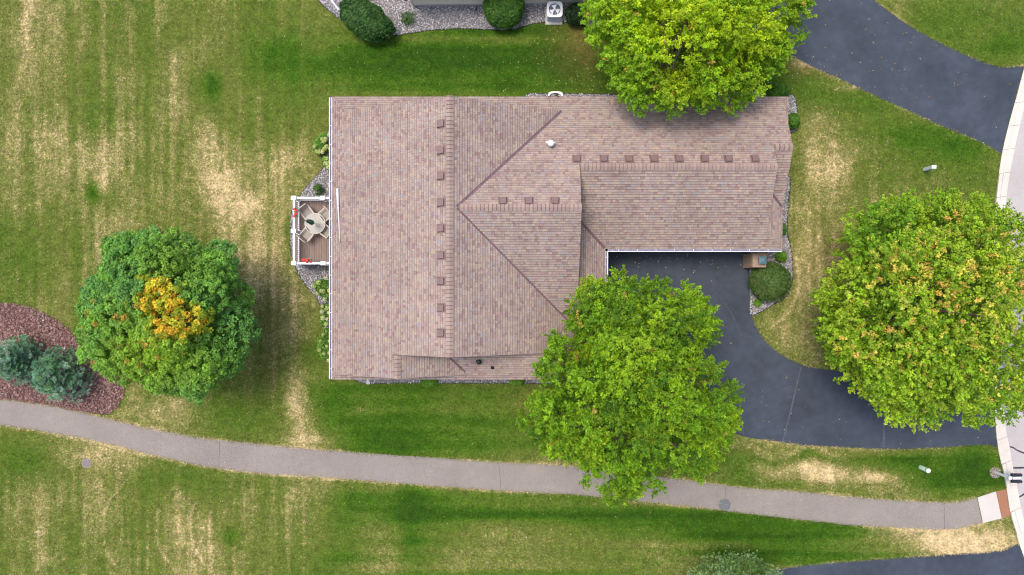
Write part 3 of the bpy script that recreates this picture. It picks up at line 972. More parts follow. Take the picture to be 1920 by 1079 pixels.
def tab_geo(vt):
    n = len(vt)
    v = [(x, y, z) for x, y, z, f in vt] + [(x, y, z - .024) for x, y, z, f in vt]
    g = [f for *_, f in vt] * 2
    fs = [tuple(range(n))] + [(n + i, n + (i + 1) % n, (i + 1) % n, i) for i in range(n)]
    return v, g, fs
def tint_attr(me, cols):
    a = me.attributes.new('tint', 'FLOAT_COLOR', 'POINT')
    c = np.ones((len(cols), 4), np.float32)
    c[:, :3] = cols
    a.data.foreach_set('color', c.ravel())
N_SINGLE = 290
for vt, rnd, sc in tabs[:N_SINGLE]:
    v, g, fs = tab_geo(vt)
    o = mesh_obj('shingle', v, fs, MAT['shingle'], roof)
    tint_attr(o.data, [(rnd, q, 0) for q in g])
V, F, T = [], [], []
for vt, rnd, sc in tabs[N_SINGLE:]:
    v, g, fs = tab_geo(vt)
    o_ = len(V)
    V += v
    T += [(rnd, q, 0) for q in g]
    F += [tuple(i + o_ for i in f) for f in fs]
so = mesh_obj('shingle_courses', V, F, MAT['shingle'], roof)
tint_attr(so.data, T)
tag(so, kind='stuff')

# ridge caps: one shared mesh, bent over the ridge, each cap its own piece
def cap_mesh():
    W, L = .19, .27
    hw = PITCH * W
    vs = []
    for y, up in ((0, .052), (L, .016)):
        vs += [(-W, y, up - hw), (0, y, up + .012), (W, y, up - hw), (-W, y, up - hw - .03), (W, y, up - hw - .03)]
    fs = [(0, 1, 6, 5), (1, 2, 7, 6), (3, 0, 5, 8), (2, 4, 9, 7), (0, 3, 4, 2, 1), (5, 6, 7, 9, 8)]
    me = bpy.data.meshes.new('ridge_cap')
    me.from_pydata(vs, [], fs)
    me.update()
    tint_attr(me, [(0.0, 0.1 if v[1] == 0 else 1.15, 0) for v in vs])  # dark far end paints a shadow line where the next cap overlaps
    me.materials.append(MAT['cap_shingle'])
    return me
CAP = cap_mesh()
def ridge(A, B, z):
    A, B = Vector(A), Vector(B)
    L = (B - A).length
    dd = (B - A) / L
    n = int(L / .205)
    rz = math.atan2(dd.y, dd.x) - math.pi / 2
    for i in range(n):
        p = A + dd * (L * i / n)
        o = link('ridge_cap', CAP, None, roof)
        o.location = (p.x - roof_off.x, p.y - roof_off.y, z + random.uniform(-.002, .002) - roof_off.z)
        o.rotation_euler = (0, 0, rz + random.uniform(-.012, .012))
ZR = hgt('west', RX, 0)
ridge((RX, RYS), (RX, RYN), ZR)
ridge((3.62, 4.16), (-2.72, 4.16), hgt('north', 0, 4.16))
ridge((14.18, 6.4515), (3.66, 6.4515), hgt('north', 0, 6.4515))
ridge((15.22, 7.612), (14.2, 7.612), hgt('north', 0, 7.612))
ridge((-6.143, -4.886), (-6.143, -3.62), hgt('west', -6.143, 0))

# valley flashing, folded into the two planes it joins
def valley(A, B, pa, pb, w=.085):
    A, B = Vector(A), Vector(B)
    dd = (B - A).normalized()
    nn = Vector((-dd.y, dd.x))
    vs = []
    for p in (A, B):
        for s in (-1, 0, 1):
            q = p + nn * (w * s)
            h = max(hgt(pa, q.x, q.y), hgt(pb, q.x, q.y)) + .024
            vs.append((q.x, q.y, h))
    vs += [(x, y, z - .03) for x, y, z in vs]
    fs = [(0, 1, 4, 3), (1, 2, 5, 4), (6, 9, 10, 7), (7, 10, 11, 8), (0, 3, 9, 6), (2, 8, 11, 5), (0, 6, 7, 1), (1, 7, 8, 2), (3, 4, 10, 9), (4, 5, 11, 10)]
    mesh_obj('valley_flashing', vs, fs, MAT['flashing'], roof)
valley((2.75, 9.80), (-2.86, 4.19), 'main_east', 'north', .07)
valley((-2.86, 4.13), (3.62, -2.35), 'main_east', 'cross_south', .045)
valley((5.2, 2.218), (3.64, 3.778), 'wing_south', 'porch', .075)
valley((15.15, 4.544), (14.22, 5.474), 'side_south', 'side_pent', .07)
valley((-2.6, -4.726), (-3.95, -3.376), 'small_east', 'south_pent', .055)

# box vents
def roof_vent(px, py, pn):
    d, t0, _ = PL[pn]
    x, y, _z = P(px, py, 5.0)
    for _ in range(4):
        z = hgt(pn, x, y) + .12
        x, y, _z = P(px, py, z)
    z = hgt(pn, x, y)
    e = (-d[1], d[0])
    def W(u, t, h):
        xx, yy = x + e[0] * u + d[0] * t, y + e[1] * u + d[1] * t
        return (xx, yy, hgt(pn, xx, yy) + h)
    mb = MB()
    fl = [W(-.24, -.22, .02), W(.24, -.22, .02), W(.24, .26, .02), W(-.24, .26, .02)]
    mb.add(fl + [(a, b, c + .012) for a, b, c in fl], [(4, 5, 6, 7), (0, 1, 5, 4), (1, 2, 6, 5), (2, 3, 7, 6), (3, 0, 4, 7)])
    lo = [W(-.19, -.20, .06), W(.19, -.20, .06), W(.17, .18, .03), W(-.17, .18, .03)]
    hi = [W(-.175, -.19, .17), W(.175, -.19, .17), W(.15, .15, .13), W(-.15, .15, .13)]
    mb.add(lo + hi, [(3, 2, 1, 0), (4, 5, 6, 7), (0, 1, 5, 4), (1, 2, 6, 5), (2, 3, 7, 6), (3, 0, 4, 7)])
    o = mb.build('roof_vent', MAT['vent'], roof)
    return o
for y in (232, 282, 330, 380, 428.5, 479, 527.5, 577.5, 625):
    roof_vent(826, y, 'west')
for x in (1082, 1133, 1180, 1227, 1274, 1322, 1367, 1417):
    roof_vent(x, 297, 'north')
for x in (943, 992, 1041):
    roof_vent(x, 376.5, 'north')

def pipe_base(px, py, pn, h):
    x, y, _z = P(px, py, 4.0)
    for _ in range(5):
        x, y, _z = P(px, py, hgt(pn, x, y) + h)
    return x, y, hgt(pn, x, y)
x, y, z = pipe_base(1033, 269, 'north', .35)
mb = MB().lathe(x, y, [(.15, z - .02), (.13, z + .06), (.085, z + .10), (.085, z + .30), (.17, z + .32), (.19, z + .38), (.14, z + .46), (.04, z + .50)], 14)
mb.box(x - .20, y + .05, z + .36, .16, .09, .05).box(x + .17, y + .03, z + .36, .12, .07, .05)
mb.build('flue_cap', MAT['white_vinyl'], roof, True)
x, y, z = pipe_base(897.5, 679, 'south_pent', .25)
MB().lathe(x, y, [(.17, z - .08), (.15, z + .05), (.08, z + .10), (.08, z + .22), (.14, z + .24), (.13, z + .31), (.05, z + .34)], 12).build('vent_pipe', MAT['black_plastic'], roof, True)
x, y, z = pipe_base(923, 690.5, 'south_pent', .25)
MB().lathe(x, y, [(.12, z - .06), (.10, z + .04), (.05, z + .08), (.05, z + .26)], 10).build('vent_pipe', MAT['black_plastic'], roof, True)

# gutters
def gutter(A, B, out, z=EAVE):
    A, B = Vector(A), Vector(B)
    o = Vector(out)
    vs = []
    prof = [(0.0, -.01), (0.0, -.13), (.11, -.13), (.155, -.05), (.155, .0), (.112, .0), (.110, -.05), (.098, -.115), (.022, -.115), (.022, -.01)]
    for p in (A, B):
        for u, zz in prof:
            q = p + o * (u + .004)
            vs.append((q.x, q.y, z + zz - .02))
    n = len(prof)
    fs = [(i, (i + 1) % n, n + (i + 1) % n, n + i) for i in range(n)] + [tuple(range(n)), tuple(range(2 * n - 1, n - 1, -1))]
    g = mesh_obj('gutter', vs, fs, MAT['gutter'], house)
    L = (B - A).length
    dd = (B - A) / L
    k = 0.6
    while k < L - .2:
        p = A + dd * k + o * .066
        MB().box(p.x, p.y, z - .022, .03 if abs(o.x) < .5 else .15, .15 if abs(o.x) < .5 else .03, .014).build('hanger', MAT['white_vinyl'], g)
        k += 1.05
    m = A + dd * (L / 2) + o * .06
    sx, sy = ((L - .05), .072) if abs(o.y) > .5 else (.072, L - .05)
    MB().box(m.x, m.y, z - .105, sx, sy, .02).build('gutter_shade_strip', MAT['gutter_shade'], g)  # dark purple strip that paints the shade inside the white gutter
gutter((-10.13, -5.15), (-10.13, 10.70), (-1, 0))
gutter((5.40, 2.173), (15.18, 2.173), (0, -1))
gutter((5.245, -4.15), (5.245, 2.04), (1, 0))

# the long white pole lying on the roof above the deck
A, B = (632.5, 354), (637.5, 456)
pts = []
for px, py in (A, B):
    x, y, _z = P(px, py, 3.0)
    for _ in range(4):
        x, y, _z = P(px, py, hgt('west', x, y) + .08)
    pts.append((x, y, hgt('west', x, y) + .08))
pole = thing('pole', 'long white tapered pole lying on the roof edge above the deck', 'pole', tuple(pts[0]))
P0, P1 = Vector(pts[0]), Vector(pts[1])
MB().tube([P0, P0.lerp(P1, .33)], [.075, .065], 8).build('pole_sleeve', MAT['white_vinyl'], pole, True)
MB().tube([P0.lerp(P1, .33), P1], [.045, .016], 8).build('pole_shaft', MAT['white_vinyl'], pole, True)

# walls
ZW = EAVE - .19
def wall(poly, z1=ZW):
    MB().prism(poly, 0.0, z1).build('wall', MAT['siding'], house)
wall([(-9.73, -4.75), (3.28, -4.75), (3.28, 10.3), (-9.73, 10.3)])
wall([(3.285, 2.6), (14.75, 2.6), (14.75, 10.3), (3.285, 10.3)])
def gable(pts, off):
    n = len(pts)
    vs = [tuple(p) for p in pts] + [(p[0] + off[0], p[1] + off[1], p[2]) for p in pts]
    fs = [tuple(range(n)), tuple(range(2 * n - 1, n - 1, -1))] + [(i, n + i, n + (i + 1) % n, (i + 1) % n) for i in range(n)]
    mesh_obj('gable_wall', vs, fs, MAT['siding'], house)
gable([(-9.2, 9.55, 2.75), (3.0, 9.55, 2.75), (RX, 9.55, ZR - .25)], (0, -.1))
gable([(-9.2, -3.25, 2.75), (3.0, -3.25, 2.75), (RX, -3.25, ZR - .25)], (0, .1))
gable([(-9.5, -4.55, 2.75), (-2.7, -4.55, 2.75), (-6.143, -4.55, hgt('west', -6.143, 0) - .25)], (0, .1))
gable([(3.25, -2.0, 2.75), (3.25, 10.0, 2.75), (3.25, 4.16, hgt('north', 0, 4.16) - .25)], (-.1, 0))
gable([(13.9, 2.9, 2.75), (13.9, 9.9, 2.75), (13.9, 6.4515, hgt('north', 0, 6.4515) - .25)], (-.1, 0))
gable([(14.95, 4.9, 2.75), (14.95, 10.2, 2.75), (14.95, 7.612, hgt('north', 0, 7.612) - .25)], (-.1, 0))
for cx in (7.6, 11.9):
    gd = MB().box(cx, 2.585, 1.09, 3.6, .05, 2.16).build('garage_door', MAT['garage_door'], house)
    for r in range(4):
        MB().box(cx, 2.545, .30 + r * .53, 3.5, .03, .49).build('door_panel', MAT['garage_door'], gd)
pd = MB().box(-9.745, 3.4, 2.0, .05, 1.9, 1.36).build('patio_door', MAT['white_vinyl'], house)
MB().box(-9.775, 3.4, 2.0, .02, 1.7, 1.2).build('door_glass', MAT['glass'], pd)
for py_ in (-3.9, -1.2):
    MB().box(5.0, py_, 1.36, .16, .16, 2.70).build('porch_post', MAT['white_vinyl'], house)

# ------------------------------------------------------------------ deck
DZ = 0.90
deck = thing('deck', 'small brown board deck with white railings against the house', 'deck', (-11.2, 3.3, 0))
X0, X1 = P(549, 0, DZ)[0], -9.74
Y0, Y1 = P(0, 494, DZ)[1], P(0, 371, DZ)[1]
bw_ = .142
n = int((X1 - X0) / bw_)
for i in range(n):
    MB().box(X0 + (i + .5) * bw_, (Y0 + Y1) / 2, DZ - .0125, bw_ - .008, Y1 - Y0 + .04, .025, bev=.004).build('deck_board', MAT['deck'], deck)
fr = MB()
for yy in (Y0 + .03, (Y0 + Y1) / 2, Y1 - .03):
    fr.box((X0 + X1) / 2, yy, DZ - .12, X1 - X0 - .02, .045, .18)
fr.box(X0 + .03, (Y0 + Y1) / 2, DZ - .12, .045, Y1 - Y0 - .1, .18)
fr.build('deck_frame', MAT['white_vinyl'], deck)
RT = DZ + .98
px_l = P(551, 0, RT)[0]
y_t, y_b = P(0, 371.5, RT)[1], P(0, 494, RT)[1]
posts = [(px_l, y_t), (px_l, P(0, 433.5, RT)[1]), (px_l, y_b), (P(605, 0, RT)[0], y_t), (P(606.5, 0, RT)[0], y_b)]
for x, y in posts:
    p = MB().box(x, y, (RT + .04) / 2, .15, .15, RT + .04).build('rail_post', MAT['white_vinyl'], deck)
    MB().box(x, y, RT + .065, .30, .24, .05, bev=.02).build('post_cap', MAT['white_vinyl'], p)
    MB().box(x, y, DZ + .06, .26, .22, .12, bev=.01).build('post_skirt', MAT['white_vinyl'], p)
def rail(A, B, balus=True):
    A, B = Vector(A), Vector(B)
    L = (B - A).length
    dd = (B - A) / L
    rz = math.atan2(dd.y, dd.x)
    m = (A + B) / 2
    MB().box(m.x, m.y, RT - .03, L, .13, .06, rz, bev=.008).build('top_rail', MAT['white_vinyl'], deck)
    MB().box(m.x, m.y, DZ + .10, L, .09, .05, rz).build('bottom_rail', MAT['white_vinyl'], deck)
    k = .12
    while k < L - .05:
        p = A + dd * k
        MB().box(p.x, p.y, (DZ + .127 + RT - .062) / 2, .036, .036, RT - .062 - DZ - .127).build('baluster', MAT['white_vinyl'], deck)
        k += .125
gap = dict(a=.077)
rail((px_l, y_t - .077), (px_l, posts[1][1] + .077))
rail((px_l, posts[1][1] - .077), (px_l, y_b + .077))
rail((px_l + .077, y_t), (posts[3][0] - .077, y_t))
rail((posts[3][0] + .077, y_t), (-9.80, y_t))
rail((px_l + .077, y_b), (posts[4][0] - .077, y_b))
rail((posts[4][0] + .077, y_b), (-9.80, y_b))

# table with its slats
TZ = DZ + .74
tx, ty, _ = P(590.5, 419.5, TZ)
table = thing('patio_table', 'round slatted pale wooden table on the deck', 'table', (tx, ty, DZ))
R = .61
def circ_slat(i, n):
    w = 2 * R / n
    a, b = -R + i * w + .006, -R + (i + 1) * w - .006
    pts = []
    for s, x0_, x1_ in ((1, a, b), (-1, b, a)):
        for k in range(5):
            xx = x0_ + (x1_ - x0_) * k / 4
            pts.append((xx, s * math.sqrt(max(0, (R - .055) ** 2 - min(abs(xx), R - .06) ** 2))))
    return pts
ang = math.radians(38)
for i in range(1, 10):
    pts = [(x * math.cos(ang) - y * math.sin(ang) + tx, x * math.sin(ang) + y * math.cos(ang) + ty) for x, y in circ_slat(i, 11)]
    MB().prism(pts, TZ - .03, TZ).build('table_slat', MAT['table_teak'], table)
ringv, ringf = [], []
nn = 36
for k in range(nn):
    a = 2 * math.pi * k / nn
    for r, z in ((R - .055, TZ - .04), (R, TZ - .04), (R, TZ + .004), (R - .055, TZ + .004)):
        ringv.append((tx + r * math.cos(a), ty + r * math.sin(a), z))
for k in range(nn):
    a, b = k * 4, ((k + 1) % nn) * 4
    for q in range(4):
        ringf.append((a + q, b + q, b + (q + 1) % 4, a + (q + 1) % 4))
mesh_obj('table_rim', ringv, ringf, MAT['table_teak'], table)
for k in range(4):
    a = math.pi / 4 + k * math.pi / 2
    MB().box(tx + .38 * math.cos(a), ty + .38 * math.sin(a), DZ + .35, .06, .06, .70).build('table_leg', MAT['teak'], table)

ux, uy = tx, ty
umb = thing('patio_umbrella', 'closed green patio umbrella standing through the round table', 'umbrella', (ux, uy, DZ))
MB().lathe(ux, uy, [(.22, DZ), (.22, DZ + .05), (.05, DZ + .08)], 14).build('umbrella_base', MAT['iron'], umb)
MB().tube([(ux, uy, DZ + .06), (ux, uy, DZ + 2.45)], .02, 8).build('umbrella_pole', MAT['teak'], umb)
vs, fs = [], []
nf = 16
rows = [(.055, 1.12), (.12, 1.30), (.11, 1.6), (.09, 1.95), (.07, 2.25), (.02, 2.42)]
for r, h in rows:
    for k in range(nf):
        rr = r * (1.25 if k % 2 == 0 else .62)
        vs.append((ux + rr * math.cos(2 * math.pi * k / nf), uy + rr * math.sin(2 * math.pi * k / nf), DZ + h))
for i in range(len(rows) - 1):
    for k in range(nf):
        fs.append((i * nf + k, i * nf + (k + 1) % nf, (i + 1) * nf + (k + 1) % nf, (i + 1) * nf + k))
fs.append(tuple(range((len(rows) - 1) * nf, len(rows) * nf)))
mesh_obj('umbrella_canopy', vs, fs, MAT['umbrella'], umb)
for k in range(0, nf, 4):
    a = 2 * math.pi * k / nf
    MB().tube([(ux + r * 1.28 * math.cos(a), uy + r * 1.28 * math.sin(a), DZ + h) for r, h in rows], .012, 5).build('umbrella_trim', MAT['umbrella_trim'], umb)
MB().lathe(ux, uy, [(.02, DZ + 2.45), (.035, DZ + 2.49), (.005, DZ + 2.55)], 8).build('finial', MAT['iron'], umb)

def make_chair(label, loc, rz):
    t = thing('deck_chair', label, 'chair', loc, rz, 'slatted wooden chairs round the deck table')
    L = lambda mb, nm, mt: mb.build(nm, mt, t, rel=False)
    for i in range(6):
        L(MB().box(0, -.20 + i * .082, .42, .50, .07, .022), 'seat_slat', MAT['cushion'])
    L(MB().box(-.27, 0, .385, .04, .52, .05).box(.27, 0, .385, .04, .52, .05), 'seat_frame', MAT['teak'])
    for sx in (-1, 1):
        L(MB().box(sx * .29, -.24, .32, .05, .05, .64), 'chair_leg', MAT['teak'])
        L(MB().tube([(sx * .29, .25, 0), (sx * .29, .27, .45), (sx * .29, .36, .98)], .028, 6), 'chair_leg', MAT['teak'])
        L(MB().box(sx * .30, .03, .655, .075, .62, .026, bev=.006), 'armrest', MAT['teak'])
    L(MB().box(0, .365, .985, .64, .05, .09, bev=.01), 'back_rail', MAT['teak'])
    for i in range(7):
        xx = -.225 + i * .075
        L(MB().tube([(xx, .28, .45), (xx, .352, .94)], .018, 5), 'back_slat', MAT['teak'])
    return t
# local +y is the chair's back
chair_at = [((576, 399.5), 'brown wooden chair pushed in on the upper left of the deck table'), ((609, 403.5), 'pale slatted chair on the upper right of the deck table, its back to the roof'),
            ((612, 434.5), 'slatted chair on the lower right of the deck table, tucked beside the roof edge'), ((577, 438), 'slatted chair on the lower left of the deck table with open seat')]
ch0 = None
for (cx, cy), lab in chair_at:
    x, y, _ = P(cx, cy, DZ + .6)
    dx, dy = x - tx, y - ty
    l = math.hypot(dx, dy)
    x, y = tx + dx / l * (.82 if cx < 590 else .74), ty + dy / l * (.82 if cx < 590 else .74)
    rz = math.atan2(dy, dx) - math.pi / 2
    if ch0 is None:
        ch0 = make_chair(lab, (x, y, DZ), rz)
    else:
        copy_tree(ch0, (x, y, DZ), rz, lab)

def flower_basket(px, py, z, label, long, seed):
    x, y, _ = P(px, py, z)
    t = thing('flower_basket', label, 'flowers', (x, y, z - .22), 0, 'red flower boxes on the deck railings')
    sx, sy = (.50, .20) if long == 'x' else (.20, .50)
    MB().box(x, y, z - .13, sx, sy, .18, bev=.02).build('planter', MAT['white_vinyl'], t)
    rg = random.Random(seed)
    lf = MB()
    for _ in range(70):
        a = rg.uniform(0, 6.28)
        cx, cy, cz = x + rg.uniform(-.55, .55) * sx, y + rg.uniform(-.55, .55) * sy, z - .02 + rg.uniform(-.03, .05)
        r = rg.uniform(.03, .05)
        lf.add([(cx + r * math.cos(a), cy + r * math.sin(a), cz), (cx - r * .5 * math.sin(a), cy + r * .5 * math.cos(a), cz + .01), (cx - r * math.cos(a), cy - r * math.sin(a), cz + .02), (cx + r * .5 * math.sin(a), cy - r * .5 * math.cos(a), cz + .01)], [(0, 1, 2, 3)])
    lf.build('flower_leaves', MAT['green_plain'], t)
    for i in range(9):
        cx, cy, cz = x + rg.uniform(-.52, .52) * sx, y + rg.uniform(-.52, .52) * sy, z + rg.uniform(.03, .10)
        r = rg.uniform(.055, .085)
        MB().lathe(cx, cy, [(r * .4, cz - r * .5), (r, cz - r * .1), (r * .9, cz + r * .2), (r * .35, cz + r * .5)], 7).build('flower_head', MAT['red_petal'], t)
flower_basket(554, 399, RT + .14, 'red flowers in a box on the left deck railing', 'y', 1)
flower_basket(575.5, 488.5, RT + .02, 'red flowers in a box inside the lower deck railing', 'x', 2)

# ------------------------------------------------------------------ foliage
def leaves(c, nrm, size, tint, rg, aspect=.62, jitter=.5):
    """pointed leaf blades: c centres, nrm normals, size half lengths, tint colours"""
    n = len(c)
    nrm = nrm + rg.normal(0, jitter, (n, 3))
    nrm /= np.linalg.norm(nrm, axis=1, keepdims=True) + 1e-9
    t = rg.normal(0, 1, (n, 3))
    t -= (t * nrm).sum(1, keepdims=True) * nrm
    t /= np.linalg.norm(t, axis=1, keepdims=True) + 1e-9
    b = np.cross(nrm, t)
    s = size[:, None]
    v = np.stack([c - t * s, c - b * s * aspect + t * s * .15, c + t * s - nrm * s * .25, c + b * s * aspect + t * s * .15], 1).reshape(-1, 3)
    f = np.arange(n * 4).reshape(-1, 4)
    return v, f, np.repeat(tint, 4, 0)

def rdirs(n, rg, zmin=-1.0):
    z = rg.uniform(zmin, 1, n)
    a = rg.uniform(0, 2 * np.pi, n)
    r = np.sqrt(1 - z * z)
    return np.stack([r * np.cos(a), r * np.sin(a), z], -1)

def limbs(mb, base, top, tips, rg, r0):
    """a tapered trunk and crooked limbs to the given tips"""
    n = 6
    pts, rad = [], []
    for i in range(n):
        t = i / (n - 1)
        pts.append((base[0] + (top[0] - base[0]) * t + rg.normal(0, .05) * (i > 0), base[1] + (top[1] - base[1]) * t + rg.normal(0, .05) * (i > 0), base[2] + (top[2] - base[2]) * t))
        rad.append(r0 * (1.25 - .75 * t) if i else r0 * 1.7)
    mb.tube(pts, rad, 9)
    return pts

def tree(name, label, cx, cy, outline, zlow, zwide, ztop, n_bough, rb, n_sprig, n_leaf, leaf, pal, tintf=None, seed=1, spread=.15, trunk_r=.2, group=None, up=.55, ring=1.0, fill=.5, spike=0.0, tight=False):
    rg = np.random.default_rng(seed)
    C = np.array(P(cx, cy, zwide))
    out = np.array([P(x, y, zwide)[:2] for x, y in outline]) - C[:2]
    oa = np.arctan2(out[:, 1], out[:, 0])
    od = np.hypot(out[:, 0], out[:, 1])
    o = np.argsort(oa)
    oa, od = oa[o], od[o]
    oa = np.r_[oa[-1] - 2 * np.pi, oa, oa[0] + 2 * np.pi]
    od = np.r_[od[-1], od, od[0]]
    Rf = lambda a: np.interp(a, oa, od)
    gx, gy = C[0], C[1]
    root = thing(name, label, 'tree', (gx, gy, 0), 0, group)
    # boughs: dome, rim and filling
    ga = np.linspace(-np.pi, np.pi, 720, endpoint=False)
    gw = Rf(ga) ** 2
    gw = gw / gw.sum()
    ang = lambda k: rg.choice(ga, k, p=gw) + rg.uniform(0, .008, k)
    a = ang(n_bough)
    rho = np.sqrt(rg.uniform(0, 1, n_bough)) * .93
    a2 = np.r_[oa[1:-1], ang(int(len(oa) * ring))]
    rho2 = np.r_[np.full(len(oa) - 2, 1.0), rg.uniform(.86, 1.0, int(len(oa) * ring))]
    A = np.r_[a, a2]
    RHO = np.r_[rho, rho2]
    RB = rb * rg.uniform(.7, 1.25, len(A))
    RB[len(a):] *= .78
    dome = zwide + (ztop - zwide) * np.power(np.clip(1 - RHO ** 2.1, 0, 1), .62)
    Z = dome - RB * .5 + rg.normal(-.1, .62, len(A)) * (1 - RHO * .5)
    rad = RHO * np.maximum(Rf(A) - RB * .85, .2)
    # photograph keeps the outline at zwide: higher clumps sit closer in
    k = (CAM_H - Z) / (CAM_H - zwide)
    bx = (C[0] + rad * np.cos(A)) * 1.0
    by = (C[1] + rad * np.sin(A)) * 1.0
    bx, by = bx * k, by * k
    # an inner, lower layer so the crown closes
    m = int(n_bough * fill)
    a3 = ang(m)
    r3 = np.sqrt(rg.uniform(0, 1, m)) * .88
    bx = np.r_[bx, C[0] + r3 * Rf(a3) * np.cos(a3) * .92]
    by = np.r_[by, C[1] + r3 * Rf(a3) * np.sin(a3) * .92]
    Z = np.r_[Z, rg.uniform(zlow, zwide - .2, m)]
    RB = np.r_[RB, np.full(m, rb * .95)]
    nb = len(bx)
    BC = np.stack([bx, by, Z], -1)
    pal = np.array(pal)
    bt = pal[rg.integers(0, len(pal), nb)] * rg.uniform(.88, 1.12, (nb, 1))
    # sprigs on the boughs
    rim = np.zeros(nb)
    rim[n_bough:len(A)] = 1
    nper = np.maximum(6, (n_sprig * (RB / rb) ** 2 * (1 + .9 * rim)).astype(int))
    bi = np.repeat(np.arange(nb), nper)
    d = rdirs(len(bi), rg, -.35)
    S = BC[bi] + d * (RB[bi] * (rg.uniform(.84, 1.03, len(bi)) if tight else rg.uniform(.66, 1.14, len(bi))))[:, None] * np.array([1, 1, .8])
    st = bt[bi] * .6 + .4 * pal[rg.integers(0, len(pal), len(bi))]
    st *= rg.uniform(.74, 1.24, (len(bi), 1))
    if tintf is not None:
        kz = (PXM * CAM_H) / (CAM_H - S[:, 2])
        st = tintf(960 + S[:, 0] * kz, 539.5 - S[:, 1] * kz, S[:, 2], st, rg, bi)
    # leaves on the sprigs
    si = np.repeat(np.arange(len(S)), n_leaf)
    ld = rdirs(len(si), rg, -.4)
    if spike > 0:
        # twig ends: leaves along a short shoot that points out and up
        ax = d + np.array([0, 0, .35]) + rg.normal(0, .25, d.shape)
        ax /= np.linalg.norm(ax, axis=1, keepdims=True)
        along = rg.uniform(-1, .75, len(si))
        lat = spread * .62 * (1.15 - .6 * (along + 1) / 1.75)
        Lc = S[si] + ax[si] * (along * spike)[:, None] + rg.normal(0, .55, (len(si), 3)) * lat[:, None]
    else:
        Lc = S[si] + ld * (spread * np.cbrt(rg.uniform(.05, 1, len(si))))[:, None]
    nr = d[bi.searchsorted(bi[si], 'left') * 0 + si] * (1 - up) + ld * .35 + np.array([0, 0, up])
    lt = st[si] * rg.uniform(.68, 1.32, (len(si), 1))
    v, f, t = leaves(Lc, nr, leaf * rg.uniform(.7, 1.3, len(si)), lt, rg)
    np_mesh('crown', v, f, MAT['leaf'], root, t)
    # wood
    mb = MB()
    top = (gx * .98, gy * .98, zwide)
    tp = limbs(mb, (gx, gy, -.1), top, None, rg, trunk_r)
    mb.build('trunk', MAT['bark'], root, True)
    pick = rg.choice(nb, min(26, nb), replace=False)
    lm = MB()
    for j in pick:
        s = Vector(tp[int(rg.integers(2, 6))])
        e = Vector(BC[j])
        mid = s.lerp(e, .5) + Vector((rg.normal(0, .25), rg.normal(0, .25), .35))
        lm.tube([s, s.lerp(mid, .5) + Vector((rg.normal(0, .1), rg.normal(0, .1), .05)), mid, mid.lerp(e, .5), e], [trunk_r * .42, trunk_r * .34, trunk_r * .25, trunk_r * .16, trunk_r * .07], 6)
    lm.build('limbs', MAT['bark'], root, True)
    return root

OUT_A = [(282, 424), (334, 426), (356, 441), (404, 470), (439, 456), (443, 500), (478, 548), (469, 582), (489, 630), (467, 667), (447, 697), (410, 726), (374, 760), (334, 745), (293, 741), (263, 719),
         (211, 715), (180, 695), (148, 678), (145, 630), (145, 578), (154, 537), (185, 500), (197, 441), (237, 433)]
OUT_B = [(1162, 508), (1203, 525), (1237, 523), (1254, 547), (1292, 538), (1325, 562), (1339, 581), (1341, 611), (1316, 640), (1318, 672), (1356, 683), (1386, 739), (1380, 798), (1369, 832), (1345, 870), (1322, 896), (1284, 892), (1233, 926), (1152, 945),
         (1105, 913), (1100, 879), (1050, 855), (1015, 841), (973, 794), (994, 760), (1028, 751), (1003, 675), (1028, 628), (1067, 589), (1075, 555), (1105, 525), (1139, 525)]
OUT_C = [(1092, 2), (1095, 37), (1102, 70), (1125, 120), (1145, 160), (1170, 190), (1192, 210), (1235, 198), (1255, 213), (1293, 198), (1325, 208), (1375, 213), (1400, 190), (1428, 175), (1463, 135), (1483, 100),
         (1503, 70), (1525, 25), (1523, -20), (1505, -80), (1440, -140), (1310, -170), (1180, -140), (1110, -70)]
OUT_D = [(1780, 352), (1753, 363), (1727, 375), (1697, 363), (1670, 363), (1653, 370), (1613, 380), (1587, 402), (1597, 423), (1583, 447), (1603, 473), (1600, 490), (1573, 490), (1540, 510), (1553, 533), (1522, 557), (1550, 583), (1535, 613), (1532, 640),
         (1553, 673), (1555, 684), (1580, 717), (1599, 747), (1629, 761), (1658, 795), (1699, 806), (1725, 808), (1762, 795), (1825, 800), (1899, 791), (1935, 775), (1990, 720), (2035, 600), (2015, 480), (1950, 400), (1890, 383), (1843, 363)]

